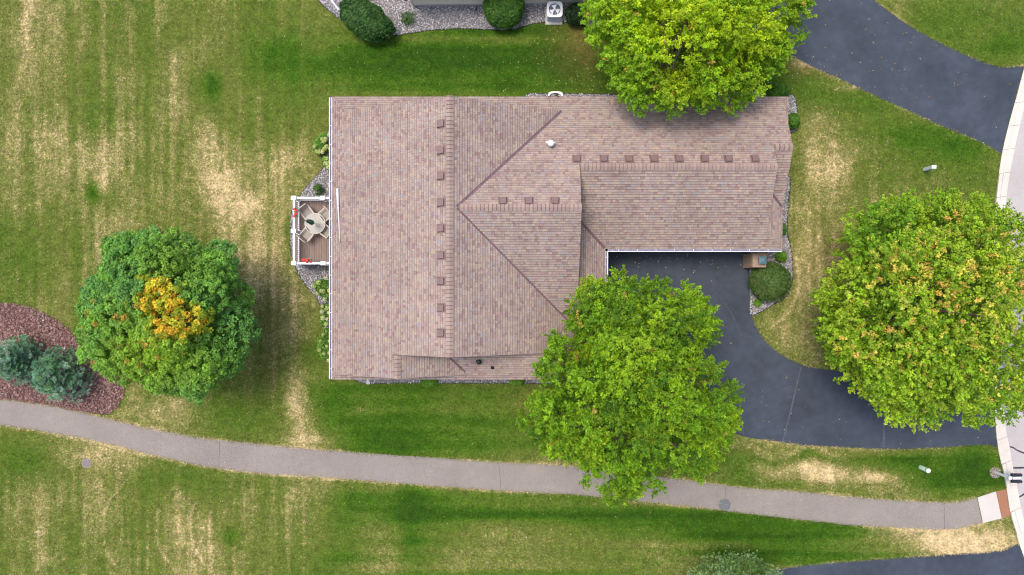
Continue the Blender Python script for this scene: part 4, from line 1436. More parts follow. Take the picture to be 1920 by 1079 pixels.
OUT_A = [(316 + (x - 316) * .95, 590 + (y - 590) * .96) for x, y in OUT_A]
OUT_D = [(1755 + (x - 1755) * .975, 580 + (y - 580) * .985) for x, y in OUT_D]
def tint_a(px, py, z, st, rg, bi):
    st = st.copy()
    # lighter new growth on the lower left, dark bluish green outside
    w = np.exp(-(((px - 270) / 85) ** 2 + ((py - 665) / 60) ** 2)) * .9 + np.exp(-(((px - 330) / 60) ** 2 + ((py - 500) / 45) ** 2)) * .45 + np.exp(-(((px - 380) / 80) ** 2 + ((py - 690) / 50) ** 2)) * .4
    w = np.clip(w, 0, 1)[:, None]
    st = st * (1 - w) + np.array([.34, .54, .035]) * rg.uniform(.8, 1.15, (len(px), 1)) * w
    def blob(cx, cy, sx, sy):
        return np.exp(-(((px - cx) / sx) ** 2 + ((py - cy) / sy) ** 2))
    o = blob(285, 555, 26, 28) + blob(310, 545, 25, 16) + blob(320, 575, 22, 18) + blob(335, 605, 42, 26) + blob(300, 622, 16, 14) + blob(360, 600, 22, 20)
    halo = (rg.random(len(px)) < np.clip(o * 2.2, 0, .92)) & (z > 5.0)
    st[halo] = np.array([.36, .46, .03]) * rg.uniform(.8, 1.15, (halo.sum(), 1))
    pick = (rg.random(len(px)) < np.clip(o * 1.0 - .12, 0, .8)) & (z > 6.2)
    cols = np.array([(.86, .54, .03), (.84, .62, .04), (.80, .44, .03), (.76, .66, .04), (.62, .62, .04)])
    st[pick] = cols[rg.integers(0, 5, pick.sum())] * rg.uniform(.85, 1.1, (pick.sum(), 1))
    edge = (rg.random(len(px)) < .05) & (px < 300) & (py > 560) & (py < 740)
    st[edge] = np.array([.5, .36, .05])
    return st
def tint_d(px, py, z, st, rg, bi):
    st = st.copy()
    p = .04 + .22 * np.exp(-(((px - 1800) / 130) ** 2 + ((py - 520) / 130) ** 2)) + .2 * np.exp(-(((px - 1690) / 50) ** 2 + ((py - 515) / 30) ** 2)) + .2 * np.exp(-(((px - 1620) / 60) ** 2 + ((py - 640) / 30) ** 2))
    p *= np.clip((z - 5.8) / 1.6, .05, 1.2)
    pick = rg.random(len(px)) < p
    cols = np.array([(.74, .58, .10), (.68, .64, .08), (.74, .48, .10), (.56, .62, .08)])
    st[pick] = cols[rg.integers(0, 4, pick.sum())] * rg.uniform(.8, 1.15, (pick.sum(), 1))
    g = np.exp(-(((px - 1660) / 60) ** 2 + ((py - 420) / 50) ** 2))[:, None] * .6
    st = st * (1 - g) + np.array([.16, .38, .025]) * g
    return st
def tint_c(px, py, z, st, rg, bi):
    st = st.copy()
    g = np.clip((np.hypot((px - 1310) / 215, (py - 20) / 200) - .62) / .4, 0, 1)[:, None]
    st = st * (1 - .6 * g) + np.array([.16, .38, .025]) * .6 * g
    pick = rg.random(len(px)) < .012
    st[pick] = np.array([.5, .36, .06])
    return st
def tint_b(px, py, z, st, rg, bi):
    st = st.copy()
    pick = rg.random(len(px)) < .012
    st[pick] = np.array([.42, .33, .06])
    return st

PAL_A = [(.16, .38, .055), (.20, .43, .06), (.13, .32, .07), (.23, .46, .055), (.105, .27, .06), (.18, .41, .085)]
PAL_B = [(.22, .42, .011), (.28, .47, .013), (.17, .35, .011), (.35, .52, .018), (.09, .21, .01), (.13, .28, .011)]
PAL_C = [(.41, .60, .010), (.48, .64, .012), (.36, .57, .010), (.54, .66, .016), (.26, .46, .012), (.31, .53, .012)]
PAL_D = [(.34, .53, .025), (.28, .47, .022), (.40, .57, .03), (.44, .57, .04), (.15, .32, .015), (.21, .41, .02)]
tree('maple_tree', 'round dark green tree with an orange patch at its top', 316, 590, OUT_A, 2.4, 4.8, 7.6, 50, 1.0, 44, 30, .062, PAL_A, tint_a, 41, .17, .17, fill=.7, tight=True)
tree('ash_tree', 'large bright green tree between the house and the path', 1190, 735, OUT_B, 2.8, 5.6, 9.4, 76, .85, 26, 40, .055, PAL_B, tint_b, 42, .19, .22, spike=.27, fill=1.0)
tree('linden_tree', 'big yellow green tree leaning over the top edge of the roof', 1310, 20, OUT_C, 3.0, 5.8, 9.6, 84, .85, 26, 40, .055, PAL_C, tint_c, 43, .19, .22, spike=.25, fill=1.0)
tree('autumn_maple', 'yellow green tree with orange tipped leaves beside the road', 1755, 580, OUT_D, 2.6, 5.4, 9.2, 136, .85, 21, 27, .064, PAL_D, tint_d, 44, .17, .2, fill=1.5, spike=.28)
tree('silver_willow', 'wispy grey green tree cut off by the lower picture edge', 1365, 1125, [(1290, 1080), (1310, 1058), (1330, 1048), (1352, 1040), (1375, 1034), (1400, 1037), (1420, 1046), (1440, 1062), (1462, 1075), (1480, 1110), (1470, 1160), (1430, 1200), (1365, 1215), (1300, 1195), (1265, 1150), (1268, 1110)],
     1.6, 3.0, 5.0, 24, .5, 9, 13, .07, [(.18, .31, .09), (.24, .36, .13), (.14, .27, .05), (.28, .38, .17)], None, 45, .30, .1, None, .4, spike=.42)

def shrub(name, label, px, py, rx, ry, h, n, leaf, pal, seed, cat='bush', group=None, mat='leaf', lumpy=.10, aspect=.62, zc=None, tilt=0.0, clumps=0):
    """a bush: leaves through the outer shell of a rounded body over a twiggy core"""
    rg = np.random.default_rng(seed)
    zc = h * .5 if zc is None else zc
    x, y, _ = P(px, py, zc)
    k = (CAM_H - zc) / (PXM * CAM_H)
    RX_, RY_ = rx * k, ry * k
    gx, gy = x, y
    root = thing(name, label, cat, (gx, gy, 0), 0, group)
    d = rdirs(n, rg, -.45)
    nz = vnoise(d[:, 0] * 2.2 + seed * 3.1 + 20, d[:, 1] * 2.2 + d[:, 2] * 1.3 + 20, seed + 50, 3)
    rr = (1 + (nz - .5) * 2 * lumpy) * rg.uniform(.80, 1.02, n)
    c = d * rr[:, None]
    ct, stt = math.cos(tilt), math.sin(tilt)
    X = c[:, 0] * RX_
    Y = c[:, 1] * RY_
    Cc = np.stack([x + X * ct - Y * stt, y + X * stt + Y * ct, zc + c[:, 2] * h * .5], -1)
    Cc[:, 2] = np.maximum(Cc[:, 2], .03)
    pal = np.array(pal)
    cl = vnoise(Cc[:, 0] * 3.5, Cc[:, 1] * 3.5, seed + 9, 2)
    t = pal[np.clip((cl * len(pal) * 1.4 - .2 * len(pal) + rg.normal(0, .7, n)).astype(int), 0, len(pal) - 1)] * rg.uniform(.75, 1.25, (n, 1))
    v, f, tt = leaves(Cc, d + np.array([0, 0, .35]), leaf * rg.uniform(.7, 1.3, n), t, rg, aspect, .6)
    np_mesh('foliage', v, f, MAT[mat], root, tt)
    mb = MB()
    for _ in range(9):
        q = rdirs(1, rg, .1)[0]
        e = (x + q[0] * RX_ * .75, y + q[1] * RY_ * .75, zc + q[2] * h * .38)
        mb.tube([(gx + q[0] * .05, gy + q[1] * .05, 0), ((gx + e[0]) / 2, (gy + e[1]) / 2, e[2] * .6), e], [.03, .022, .008], 5)
    mb.build('stems', MAT['bark'], root)
    return root

DKG = [(.035, .10, .022), (.055, .14, .028), (.07, .17, .035), (.085, .19, .04)]
MDG = [(.045, .14, .018), (.065, .175, .02), (.08, .20, .024), (.10, .22, .03)]
OLG = [(.075, .15, .03), (.095, .175, .036), (.115, .195, .042), (.14, .205, .05)]
LTG = [(.12, .28, .02), (.16, .34, .028), (.20, .38, .035)]
shrub('spreading_yew', 'large dark green spreading bush on the gravel at the top', 684, 33, 58, 34, 1.7, 15000, .07, DKG, 51, lumpy=.22, tilt=math.radians(-32))
shrub('clipped_bush', 'ball clipped dark green bush in front of the cream wall', 945, 14, 39, 39, 1.7, 13000, .055, MDG, 52, lumpy=.05)
shrub('dark_bush', 'very dark round bush between the air conditioner and the yellow green tree', 1083, 27, 23, 20, 1.0, 6000, .06, [(.010, .028, .008), (.016, .045, .012), (.025, .06, .015)], 53, lumpy=.15)
shrub('gravel_shrub', 'small sparse shrub on gravel below the cream wall', 764, 35, 13, 12, .5, 300, .075, MDG, 54, lumpy=.8, aspect=.3)
shrub('clipped_bush', 'clipped oval olive green bush beside the brick pillar and driveway', 1444, 528, 39, 36, 1.6, 14000, .055, OLG, 55, lumpy=.06)
shrub('gravel_shrub', 'tiny bright green shrub between the brick pillar and white gravel', 1465, 481, 10, 10, .6, 1500, .05, LTG, 56, lumpy=.25)
shrub('gravel_shrub', 'tiny light green shrub on gravel below the oval bush', 1421, 568, 7, 7, .35, 600, .05, LTG, 57, lumpy=.4)
shrub('gravel_shrub', 'small green shrub half hidden under the garage roof end', 1467, 430, 7, 12, .6, 900, .05, MDG, 58, lumpy=.3)
shrub('corner_bush', 'bright green round bush at the upper right roof corner', 1459, 173, 21, 17, 1.1, 5000, .055, [(.05, .16, .012), (.07, .2, .015), (.1, .24, .02)], 59, lumpy=.12)
shrub('corner_bush', 'small bright green bush below the upper right roof corner', 1487, 228, 12, 15, .8, 3000, .05, [(.06, .18, .012), (.09, .23, .015), (.12, .27, .02)], 60, lumpy=.12)
shrub('wall_shrub', 'small green shrub at the lower house wall, nearer the deck side', 804, 717, 17, 8, .6, 1800, .05, LTG, 61, lumpy=.2)
shrub('wall_shrub', 'small green shrub at the lower house wall, next to the large tree', 969, 716, 13, 7, .55, 1400, .05, LTG, 62, lumpy=.2)
shrub('gravel_shrub', 'small dark green shrub on gravel just above the deck', 597, 354, 8, 10, .6, 260, .075, MDG, 63, lumpy=.7, aspect=.35)

# blue green spruces: whorls of needled branches
def spruce(label, px, py, r, h, seed):
    rg = np.random.default_rng(seed)
    zc = h * .3
    x, y, _ = P(px, py, zc)
    k = (CAM_H - zc) / (PXM * CAM_H)
    R_ = r * k
    root = thing('blue_spruce', label, 'spruce', (x, y, 0), 0, 'blue green spruces on the mulch bed')
    C_, N_, T_ = [], [], []
    wood = MB()
    wood.tube([(x, y, -.05), (x, y, h * .9)], [.09, .02], 7)
    pal = np.array([(.22, .42, .25), (.30, .50, .33), (.16, .33, .18), (.37, .54, .38), (.21, .42, .18)])
    nbr = 60
    for i in range(nbr):
        t = (i + .5) / nbr
        a = i * 2.399963 + rg.normal(0, .15)
        z0 = .12 * h + h * .80 * t
        L = R_ * (1 - t) ** .75 * rg.uniform(.85, 1.08) + .12
        rise = rg.uniform(.05, .22) + .5 * t
        tip = np.array([x + L * math.cos(a), y + L * math.sin(a), z0 + L * rise])
        s = np.array([x, y, z0])
        if i % 2 == 0:
            wood.tube([tuple(s), tuple(s + (tip - s) * .5 + np.array([0, 0, -.03])), tuple(tip)], [.022, .015, .006], 5)
        m = int(26 * L / R_) + 5
        u = rg.uniform(.25, 1.0, m)
        side = np.stack([-np.sin(a) * np.ones(m), np.cos(a) * np.ones(m), np.zeros(m)], -1) * (rg.normal(0, .30, m) * (1.15 - u * .8) * L)[:, None]
        sp = s + (tip - s) * u[:, None] + side + rg.normal(0, .03, (m, 3))
        bt = pal[rg.integers(0, 5)] * rg.uniform(.8, 1.2)
        for q in range(m):
            kk = 32
            dd = rdirs(kk, rg, -.2) + np.array([math.cos(a), math.sin(a), .25]) * .9
            dd /= np.linalg.norm(dd, axis=1, keepdims=True)
            C_.append(sp[q] + dd * rg.uniform(.03, .09, (kk, 1)))
            N_.append(dd)
            T_.append(np.tile(bt * rg.uniform(.75, 1.25), (kk, 1)))
    C_, N_, T_ = np.concatenate(C_), np.concatenate(N_), np.concatenate(T_)
    n = len(C_)
    side = np.cross(N_, np.array([0, 0, 1.0]) + rg.normal(0, .45, (n, 3)))
    side /= np.linalg.norm(side, axis=1, keepdims=True)
    ln = rg.uniform(.05, .10, (n, 1))
    v = np.stack([C_ - N_ * ln, C_ + side * .011, C_ + N_ * ln, C_ - side * .013], 1).reshape(-1, 3)
    np_mesh('needles', v, np.arange(n * 4).reshape(-1, 4), MAT['needle'], root, np.repeat(T_ * rg.uniform(.8, 1.2, (n, 1)), 4, 0))
    wood.build('trunk', MAT['bark'], root)
    return root
spruce('blue green spruce at the left picture edge on the mulch', 38, 674, 46, 2.6, 71)
spruce('blue green spruce on the mulch next to the round tree', 118, 701, 54, 2.8, 72)

# hydrangeas: leafy clumps with pale green flower heads
def hydrangea(label, blobs, heads, seed):
    rg = np.random.default_rng(seed)
    x, y, _ = P(blobs[0][0], blobs[0][1], .5)
    root = thing('hydrangea', label, 'hydrangea', (x, y, 0), 0, 'hydrangeas against the left wall of the house')
    Vv, Ff, Tt = [], [], []
    off = 0
    for bx, by, br in blobs:
        n = int(1400 * (br / 14) ** 2)
        cx, cy, cz = P(bx, by, .5)
        R_ = br / PXM
        d = rdirs(n, rg, -.3)
        c = np.array([cx, cy, .45]) + d * rg.uniform(.6, 1.05, (n, 1)) * np.array([R_, R_, .5])
        pal = np.array([(.12, .27, .03), (.16, .33, .035), (.21, .38, .05), (.08, .20, .025)])
        v, f, t = leaves(c, d + np.array([0, 0, .5]), .075 * rg.uniform(.7, 1.3, n), pal[rg.integers(0, 4, n)] * rg.uniform(.8, 1.2, (n, 1)), rg)
        Vv.append(v)
        Ff.append(f + off)
        Tt.append(t)
        off += len(v)
    np_mesh('foliage', np.concatenate(Vv), np.concatenate(Ff), MAT['leaf'], root, np.concatenate(Tt))
    for hx, hy, hr in heads:
        cx, cy, cz = P(hx, hy, 1.0)
        R_ = hr / PXM
        n = 150
        d = rdirs(n, rg, -.3)
        c = np.array([cx, cy, .95 + rg.uniform(-.1, .1)]) + d * R_ * rg.uniform(.8, 1.0, (n, 1))
        base = np.array([(.62, .70, .26), (.72, .74, .42), (.54, .64, .20)])[rg.integers(0, 3)]
        v, f, t = leaves(c, d, np.full(n, .03), np.tile(base, (n, 1)) * rg.uniform(.85, 1.1, (n, 1)), rg, .9, .3)
        np_mesh('flower_head', v, f, MAT['leaf'], root, t)
    mb = MB()
    for bx, by, br in blobs:
        cx, cy, cz = P(bx, by, .5)
        for _ in range(5):
            q = rdirs(1, rg, .2)[0]
            mb.tube([(cx + q[0] * .05, cy + q[1] * .05, 0), (cx + q[0] * br / PXM * .7, cy + q[1] * br / PXM * .7, .75)], [.015, .008], 5)
    mb.build('stems', MAT['bark'], root)
rgh = random.Random(4)
def rheads(blobs, n, r=(3.0, 4.6)):
    o = []
    for _ in range(n):
        b = rgh.choice(blobs)
        a = rgh.uniform(0, 6.28)
        q = b[2] * math.sqrt(rgh.random()) * .95
        o.append((b[0] + q * math.cos(a), b[1] + q * math.sin(a), rgh.uniform(*r)))
    return o
b1 = [(604, 272, 15), (598, 282, 9), (610, 260, 11)]
b1b = [(613, 302, 9), (617, 312, 7)]
b2 = [(607, 540, 15), (600, 535, 10), (615, 555, 10)]
b3 = [(613, 580, 11), (612, 600, 12)]
b4 = [(609, 640, 14), (612, 660, 13), (605, 652, 10), (614, 625, 10)]
hydrangea('hydrangea above the deck, nearest the upper roof corner', b1, rheads(b1, 16), 81)
hydrangea('small yellowish hydrangea above the deck, next to the gravel', b1b, rheads(b1b, 9), 82)
hydrangea('hydrangea with big pale heads just below the deck', b2, [(589, 537, 4.5), (598, 530, 5), (612, 522, 4), (594, 551, 4.5), (607, 547, 4.5), (609, 562, 4.6), (602, 546, 3.5), (617, 545, 4)], 83)
hydrangea('hydrangea in the middle of the row below the deck', b3, [(603, 585, 4.6), (613, 578, 4.8), (617, 587, 4.5), (606, 597, 4.8), (611, 608, 4.5), (605, 575, 3.6), (614, 599, 3.8)], 84)
hydrangea('leafy hydrangea with few small heads, farthest below the deck', b4, [(600, 640, 3.6), (606, 628, 3.5), (618, 640, 3.2), (599, 657, 3.6), (607, 664, 3.6), (616, 676, 3.6), (612, 650, 3), (617, 662, 3)], 85)

# grass blades standing over the lawn (short, thicker near pavement edges)
def grass():
    rg = np.random.default_rng(91)
    n = 330000
    x = rg.uniform(-31.4, 31.4, n)
    y = rg.uniform(-17.8, 17.8, n)
    def edgepts(pl, k, w):
        q = resample([P(*p)[:2] for p in smooth(pl, 6)], k)
        return q + rg.normal(0, w, q.shape)
    E = np.concatenate([edgepts(path_top, 7000, .055), edgepts(path_bot, 7000, .055), edgepts(drive2_low, 1400, .03), edgepts(drive2_up, 1400, .03), edgepts(drive3_up, 1400, .03), edgepts(drive_poly[2:11], 1200, .025), edgepts(drive_poly[17:28], 1800, .03),
                        edgepts(bed_west, 1300, .03), edgepts(bed_north, 1600, .03), edgepts(bed_east, 900, .03), edgepts(mulch_line, 1300, .04), edgepts(curb_l[4:9], 500, .02), edgepts(curb_l[13:21], 500, .02)])
    edge_n = len(E)
    keep = np.ones(n, bool)
    for poly in (pm, dp, d2, d3, bw, bn, be, bs, bnn, mulch_poly, slab, tac):
        keep &= ~inside(poly, x, y)
    keep &= ~((x > -9.7) & (x < 15) & (y > -4.7) & (y < 10.2) & ~((x > 5.2) & (y < 2.6)))
    keep &= x < np.interp(y, cl[::-1, 1], cl[::-1, 0])
    x, y = np.r_[x[keep], E[:, 0]], np.r_[y[keep], E[:, 1]]
    n = len(x)
    f = lawn_fields(x, y)
    a = rg.uniform(0, 6.283, n)
    f[:, 0] += rg.normal(0, .28, n)
    f[:, 1] += rg.normal(0, .25, n)
    L = rg.uniform(.04, .11, n)
    w = rg.uniform(.012, .026, n)
    h = rg.uniform(.02, .05, n)
    ca, sa = np.cos(a), np.sin(a)
    v = np.stack([np.stack([x - sa * w, y + ca * w, np.full(n, .002)], -1), np.stack([x + sa * w, y - ca * w, np.full(n, .002)], -1), np.stack([x + ca * L, y + sa * L, h], -1)], 1).reshape(-1, 3)
    o = np_mesh('grass_blades', v, np.arange(n * 3).reshape(-1, 3), MAT['lawn'], None, np.repeat(f, 3, 0))
    tag(o, 'short green and straw coloured grass over the lawns', 'grass', kind='stuff')
grass()

# ------------------------------------------------------------------ the neighbour's house at the top edge
nx0, ny0 = P(774, 12.5)[:2]
nh = thing('neighbour_house', 'cream walled house cut off by the top picture edge', 'house', (nx0 + 8, ny0 + 5, 0))
MB().prism([(nx0, ny0), (nx0 + 17, ny0 + .25), (nx0 + 17, ny0 + 11), (nx0, ny0 + 11)], .25, 2.9).build('wall', MAT['cream_siding'], nh)
MB().prism([(nx0 + .02, ny0 + .02), (nx0 + 16.98, ny0 + .27), (nx0 + 16.98, ny0 + 10.98), (nx0 + .02, ny0 + 10.98)], 0, .25).build('foundation', MAT['pad'], nh)
MB().box(nx0 + .05, ny0 - .005, 1.57, .12, .06, 2.64).build('corner_board', MAT['trim'], nh)
zr = 2.9
rv = [(nx0 - .4, ny0 - .10, zr), (nx0 + 17.4, ny0 + .15, zr), (nx0 + 17.4, ny0 + 11.4, zr), (nx0 - .4, ny0 + 11.4, zr), (nx0 - .4, ny0 + 5.6, zr + 2.6), (nx0 + 17.4, ny0 + 5.6, zr + 2.6)]
rv += [(x, y, z + .12) for x, y, z in rv]
nr = mesh_obj('roof', rv, [(0, 3, 4), (1, 5, 2), (6, 7, 11, 10), (8, 9, 10, 11), (0, 1, 7, 6), (2, 3, 9, 8), (0, 6, 10, 4), (3, 4, 10, 9), (1, 5, 11, 7), (2, 8, 11, 5), (0, 4, 5, 1), (3, 2, 5, 4)], MAT['neighbour_roof'], nh)

# downspout extension at the top left of that gravel bed
dA, dB = P(612, -12, .06), P(634, 17, .05)
ds = thing('downspout', 'white downspout extension lying on the gravel at the top', 'downspout', dA)
MB().tube([dA, dB], .06, 4).build('downspout_pipe', MAT['white_vinyl'], ds)
MB().tube([dB, (dB[0] + .05, dB[1] - .08, .045)], [.075, .08], 4).build('downspout_end', MAT['white_vinyl'], ds)
dA = P(690, 714, .06)
ds2 = thing('downspout', 'short white downspout outlet poking out below the lower house wall', 'downspout', (dA[0], dA[1], 0))
MB().tube([(dA[0], dA[1] + .5, .12), (dA[0], dA[1] - .1, .06)], .06, 4).build('downspout_pipe', MAT['white_vinyl'], ds2)
MB().box(dA[0], dA[1] - .12, .03, .22, .2, .06).build('splash_block', MAT['pad'], ds2)

# air conditioner
ACH = .80
ax, ay, _ = P(1040, 17.5, ACH)
ac = thing('air_conditioner', 'white square air conditioner with a three bladed fan on the gravel', 'air conditioner', (ax, ay, 0))
MB().box(ax, ay - .10, .04, 1.02, 1.06, .08, bev=.01).build('concrete_pad', MAT['pad'], ac)
MB().box(ax, ay, .40, .82, .82, .62).build('coil_guard', MAT['ac_dark'], ac)
lv = MB()
for k in range(9):
    for sx in (-1, 1):
        lv.box(ax + sx * .425, ay, .14 + k * .065, .016, .84, .02)
        lv.box(ax, ay + sx * .425, .14 + k * .065, .84, .016, .02)
lv.build('louvres', MAT['ac_metal'], ac)
sq, hole, n = [], [], 32
for k in range(n):
    a = 2 * math.pi * k / n
    c, s = math.cos(a), math.sin(a)
    m = (abs(c) ** 6 + abs(s) ** 6) ** (-1 / 6)
    sq.append((ax + .47 * m * c, ay + .47 * m * s))
    hole.append((ax + .35 * c, ay + .35 * s))
vs = [(x, y, .70) for x, y in sq] + [(x, y, ACH) for x, y in sq] + [(x, y, ACH + .01) for x, y in hole] + [(x, y, .74) for x, y in hole]
fs = []
for i in range(n):
    j = (i + 1) % n
    fs += [(i, j, n + j, n + i), (n + i, n + j, 2 * n + j, 2 * n + i), (2 * n + i, 2 * n + j, 3 * n + j, 3 * n + i), (3 * n + i, 3 * n + j, j, i)]
mesh_obj('top_cover', vs, fs, MAT['ac_metal'], ac)
for k in range(3):
    a0 = math.radians(98 + 120 * k)
    vs = []
    for r in (.06, .18, .33):
        for da, z in ((-.58, .765), (.50, .735)):
            w = da * (1.0 if r > .1 else .8)
            vs.append((ax + r * math.cos(a0 + w), ay + r * math.sin(a0 + w), z))
    vs += [(x, y, z - .006) for x, y, z in vs]
    MB().add(vs, [(0, 2, 3, 1), (2, 4, 5, 3), (6, 7, 9, 8), (8, 9, 11, 10), (0, 6, 8, 2), (2, 8, 10, 4), (1, 3, 9, 7), (3, 5, 11, 9), (4, 10, 11, 5), (0, 1, 7, 6)]).build('fan_blade', MAT['blade'], ac)
MB().lathe(ax, ay, [(.075, .72), (.075, .80), (.05, .83), (.01, .835)], 14).build('fan_hub', MAT['white_vinyl'], ac, True)
gr = MB()
for k in range(4):
    a = math.pi * k / 4 + .2
    gr.tube([(ax - .35 * math.cos(a), ay - .35 * math.sin(a), .812), (ax + .35 * math.cos(a), ay + .35 * math.sin(a), .812)], .0035, 4)
gr.build('fan_grille', MAT['ac_metal'], ac)

# window well
wx, wy, _ = P(1041.5, 181, .15)
ww = thing('window_well', 'white rounded window well at the upper wall of the house', 'window well', (wx, wy, 0))
n = 20
vs, fs = [], []
for k in range(n + 1):
    a = math.pi * k / n
    c, s = math.cos(a), math.sin(a)
    m = (abs(c) ** 3.4 + abs(s) ** 3.4) ** (-1 / 3.4)
    for r, ry, z in ((.36, .22, 0.0), (.36, .22, .16), (.45, .31, .18), (.45, .31, 0.0)):
        mm = m if r > .4 else 1
        vs.append((wx + r * mm * c, wy + ry * mm * s * .95, z))
for k in range(n):
    for q in range(4):
        fs.append((k * 4 + q, k * 4 + (q + 1) % 4, k * 4 + 4 + (q + 1) % 4, k * 4 + 4 + q))
mesh_obj('well_rim', vs, fs, MAT['white_vinyl'], ww)
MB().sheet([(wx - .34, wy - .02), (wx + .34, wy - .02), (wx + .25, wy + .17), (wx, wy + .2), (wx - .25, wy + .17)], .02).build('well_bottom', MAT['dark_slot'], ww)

# brick pillar with a lantern
PH = 1.65
bx, by, _ = P(1424, 488.5, PH)
pil = thing('brick_pillar', 'tan brick pillar with a blue grey square lantern beside the garage', 'pillar', (bx, by, 0))
W_, D_ = .78, .80
MB().box(bx, by, PH / 2 - .04, W_ - .03, D_ - .03, PH - .08).build('pillar_core', MAT['mortar'], pil)
bl, bh = .25, .075
def brick_mesh(sx, sy):
    me = bpy.data.meshes.new('brick')
    t = MB().box(0, 0, 0, sx, sy, bh - .012)
    me.from_pydata(t.v, [], t.f)
    me.materials.append(MAT['brick'])
    return me
bX, bY = brick_mesh(.235, .06), brick_mesh(.06, .235)
for c in range(int((PH - .12) / bh)):
    z = .04 + c * bh
    o_ = .125 if c % 2 else 0
    for i in range(3):
        s = -W_ / 2 + .13 + i * .255 + (o_ - .06) * .5
        for sx, me, q in ((-1, bX, 0), (1, bX, 0), (-1, bY, 1), (1, bY, 1)):
            if me is bX:
                p = (bx + s, by + sx * (D_ / 2 - .02), z)
            else:
                p = (bx + sx * (W_ / 2 - .02), by + s, z)
            o = link('brick', me, None, pil)
            o.location = (p[0] - bx, p[1] - by, p[2])
cp = MB().box(bx, by, PH - .05, W_ + .02, D_ + .02, .10, bev=.02).build('pillar_cap', MAT['brick'], pil)
lan = thing('lantern', 'square blue grey lantern on top of the brick pillar', 'lantern', (bx + .08, by, PH))
lx0, ly0 = bx + .08, by
MB().box(lx0, ly0, PH + .03, .30, .30, .06).build('lantern_base', MAT['iron'], lan)
for sx in (-1, 1):
    for sy in (-1, 1):
        MB().box(lx0 + sx * .13, ly0 + sy * .13, PH + .19, .02, .02, .26).build('lantern_bar', MAT['iron'], lan)
MB().box(lx0, ly0, PH + .19, .24, .24, .25).build('lantern_glass', MAT['glass'], lan)
MB().add([(lx0 - .22, ly0 - .22, PH + .32), (lx0 + .22, ly0 - .22, PH + .32), (lx0 + .22, ly0 + .22, PH + .32), (lx0 - .22, ly0 + .22, PH + .32), (lx0 - .04, ly0 - .04, PH + .46), (lx0 + .04, ly0 - .04, PH + .46), (lx0 + .04, ly0 + .04, PH + .46), (lx0 - .04, ly0 + .04, PH + .46)],
         [(3, 2, 1, 0), (4, 5, 6, 7), (0, 1, 5, 4), (1, 2, 6, 5), (2, 3, 7, 6), (3, 0, 4, 7)]).build('lantern_roof', MAT['copper'], lan)

# utility pedestals
def pedestal(px, py, h, label, body, shape):
    x, y, _ = P(px, py, 0)
    t = thing('utility_pedestal', label, 'utility post', (x, y, 0), 0, None)
    if shape == 'square':
        MB().box(x, y, h * .42, .24, .20, h * .84, bev=.02).build('pedestal_body', MAT[body], t)
        MB().box(x, y, h * .92, .27, .23, h * .16, bev=.03).build('pedestal_cap', MAT['white_vinyl'], t)
    else:
        MB().lathe(x, y, [(.15, 0), (.14, .06), (.125, .1), (.125, h * .8)], 16).build('pedestal_body', MAT[body], t, True)
        MB().lathe(x, y, [(.145, h * .8), (.145, h * .92), (.11, h * .98), (.03, h)], 16).build('pedestal_cap', MAT['white_vinyl'], t, True)
    MB().box(x, y - .13, h * .6, .12, .012, .16).build('pedestal_plate', MAT['pale_green'], t)
pedestal(1734, 318.5, .95, 'pale blue utility post on the lawn above the orange tipped tree', 'pale_blue', 'square')
pedestal(1726, 876.5, .85, 'pale green round utility post on the lawn below the driveway', 'pale_green', 'round')

# manholes
def manhole(px, py, r, mat, z, label):
    x, y, _ = P(px, py)
    t = thing('manhole_cover', label, 'manhole cover', (x, y, 0), 0, 'round manhole covers')
    MB().lathe(x, y, [(r * 1.12, -.01), (r * 1.12, z + .006), (r * 1.02, z + .010)], 26).build('cover_frame', MAT[mat], t)
    MB().lathe(x, y, [(r * .98, z + .008), (r * .98, z + .017)], 26).build('cover_lid', MAT[mat], t)
    m = MB()
    for i in range(-3, 4):
        for j in range(-3, 4):
            if i * i + j * j < 11:
                m.box(x + i * r * .25, y + j * r * .25, z + .0195, r * .13, r * .13, .006)
    tag(m.build('lid_studs', MAT[mat], t), kind='stuff')
manhole(162, 869, .27, 'iron_pink', .0, 'pinkish round manhole cover in the grass below the path')
manhole(1358.5, 946.5, .33, 'iron', .012, 'grey round manhole cover on the path')

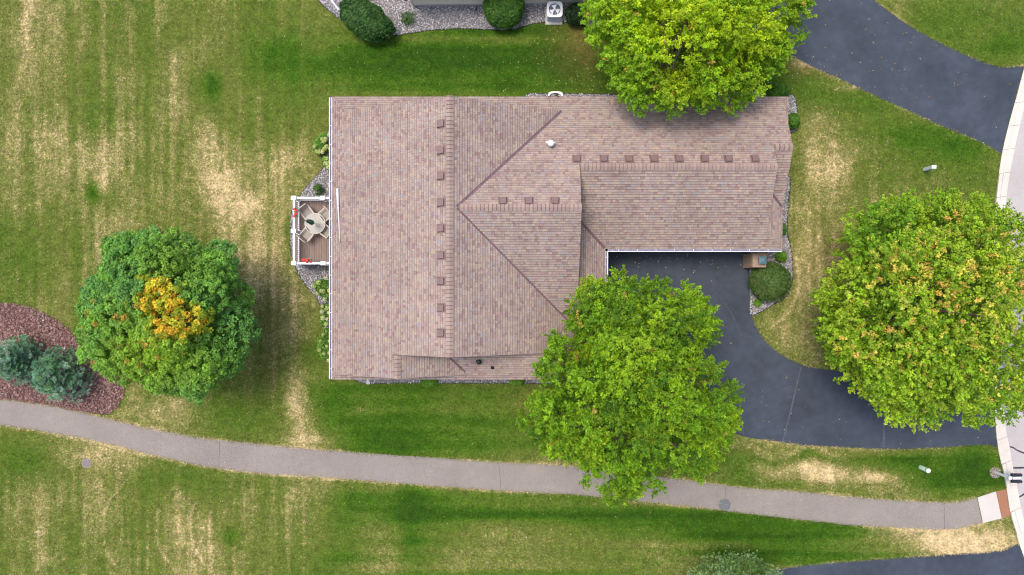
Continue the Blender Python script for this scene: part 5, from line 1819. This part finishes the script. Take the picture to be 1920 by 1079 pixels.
# mailboxes at the kerb
mbx, mby, _ = P(1866, 886)
mail = thing('mailbox_stand', 'twin black mailboxes on a white post beside the kerb', 'mailbox', (mbx, mby, 0))
MB().box(mbx, mby, .60, .13, .13, 1.20, bev=.01).build('mailbox_post', MAT['white_vinyl'], mail)
MB().box(mbx, mby, 1.24, .19, .19, .07, bev=.02).build('post_cap', MAT['white_vinyl'], mail)
MB().box(mbx + .33, mby - .03, 1.02, .66, .11, .10).build('post_arm', MAT['white_vinyl'], mail)
MB().box(mbx + .36, mby - .03, .97, .10, .62, .08).build('cross_arm', MAT['white_vinyl'], mail)
MB().tube([(mbx + .05, mby - .02, .62), (mbx + .33, mby - .02, .97)], .035, 6).build('brace', MAT['white_vinyl'], mail)
for s in (1, -1):
    cy = mby - .03 + s * .19
    pts = [(-.085, 0)] + [(.085 * math.cos(math.pi - math.pi * k / 8), .10 + .085 * math.sin(math.pi * k / 8)) for k in range(9)] + [(.085, 0)]
    n = len(pts)
    vs = [(mbx + .12, cy + a, 1.08 + b) for a, b in pts] + [(mbx + .68, cy + a, 1.08 + b) for a, b in pts]
    body = MB().add(vs, [tuple(range(n)), tuple(range(2 * n - 1, n - 1, -1))] + [(i, n + i, n + (i + 1) % n, (i + 1) % n) for i in range(n)]).build('mailbox_body', MAT['mailbox_black'], mail)
    MB().add([(mbx + .681, cy + a * 1.05, 1.078 + b * 1.03) for a, b in pts] + [(mbx + .70, cy + a * 1.05, 1.078 + b * 1.03) for a, b in pts],
             [tuple(range(n)), tuple(range(2 * n - 1, n - 1, -1))] + [(i, n + i, n + (i + 1) % n, (i + 1) % n) for i in range(n)]).build('mailbox_door', MAT['mailbox_black'], body)
    MB().box(mbx + .50, cy + s * .095, 1.22, .16, .012, .05).build('mailbox_flag', MAT['red_petal'], body)
MB().box(mbx + .44, mby - .03, 1.135, .48, .15, .12, bev=.02).build('newspaper_box', MAT['white_vinyl'], mail)
sx_, sy_ = [], []
rg = np.random.default_rng(77)
a = rg.uniform(0, 6.28, 260)
r = np.sqrt(rg.random(260)) * .33
tag(stones('post_pebbles', mbx + r * np.cos(a), mby - .02 + r * np.sin(a), .035, .7, [(.34, .28, .25), (.28, .22, .20), (.38, .33, .29)], MAT['stone'], .003, None, 1.2, 78), 'small pinkish pebbles ringed round the mailbox post', 'pebbles', kind='stuff')

# pale stones lying on the mulch
for px, py, s, lab in ((82, 601, .055, 'small white stone on the mulch under the upper lawn edge'), (122, 654, .07, 'white stone on the mulch just above the right spruce'), (184, 724, .05, 'small pale stone on the mulch below the round tree')):
    x, y, _ = P(px, py)
    rg = np.random.default_rng(int(px))
    o = stones('pale_stone', np.array([x]), np.array([y]), s, .7, [(.66, .62, .58)], MAT['stone'], .012, None, 1.2, int(px))
    tag(o, lab, 'stone', 'pale stones on the mulch')
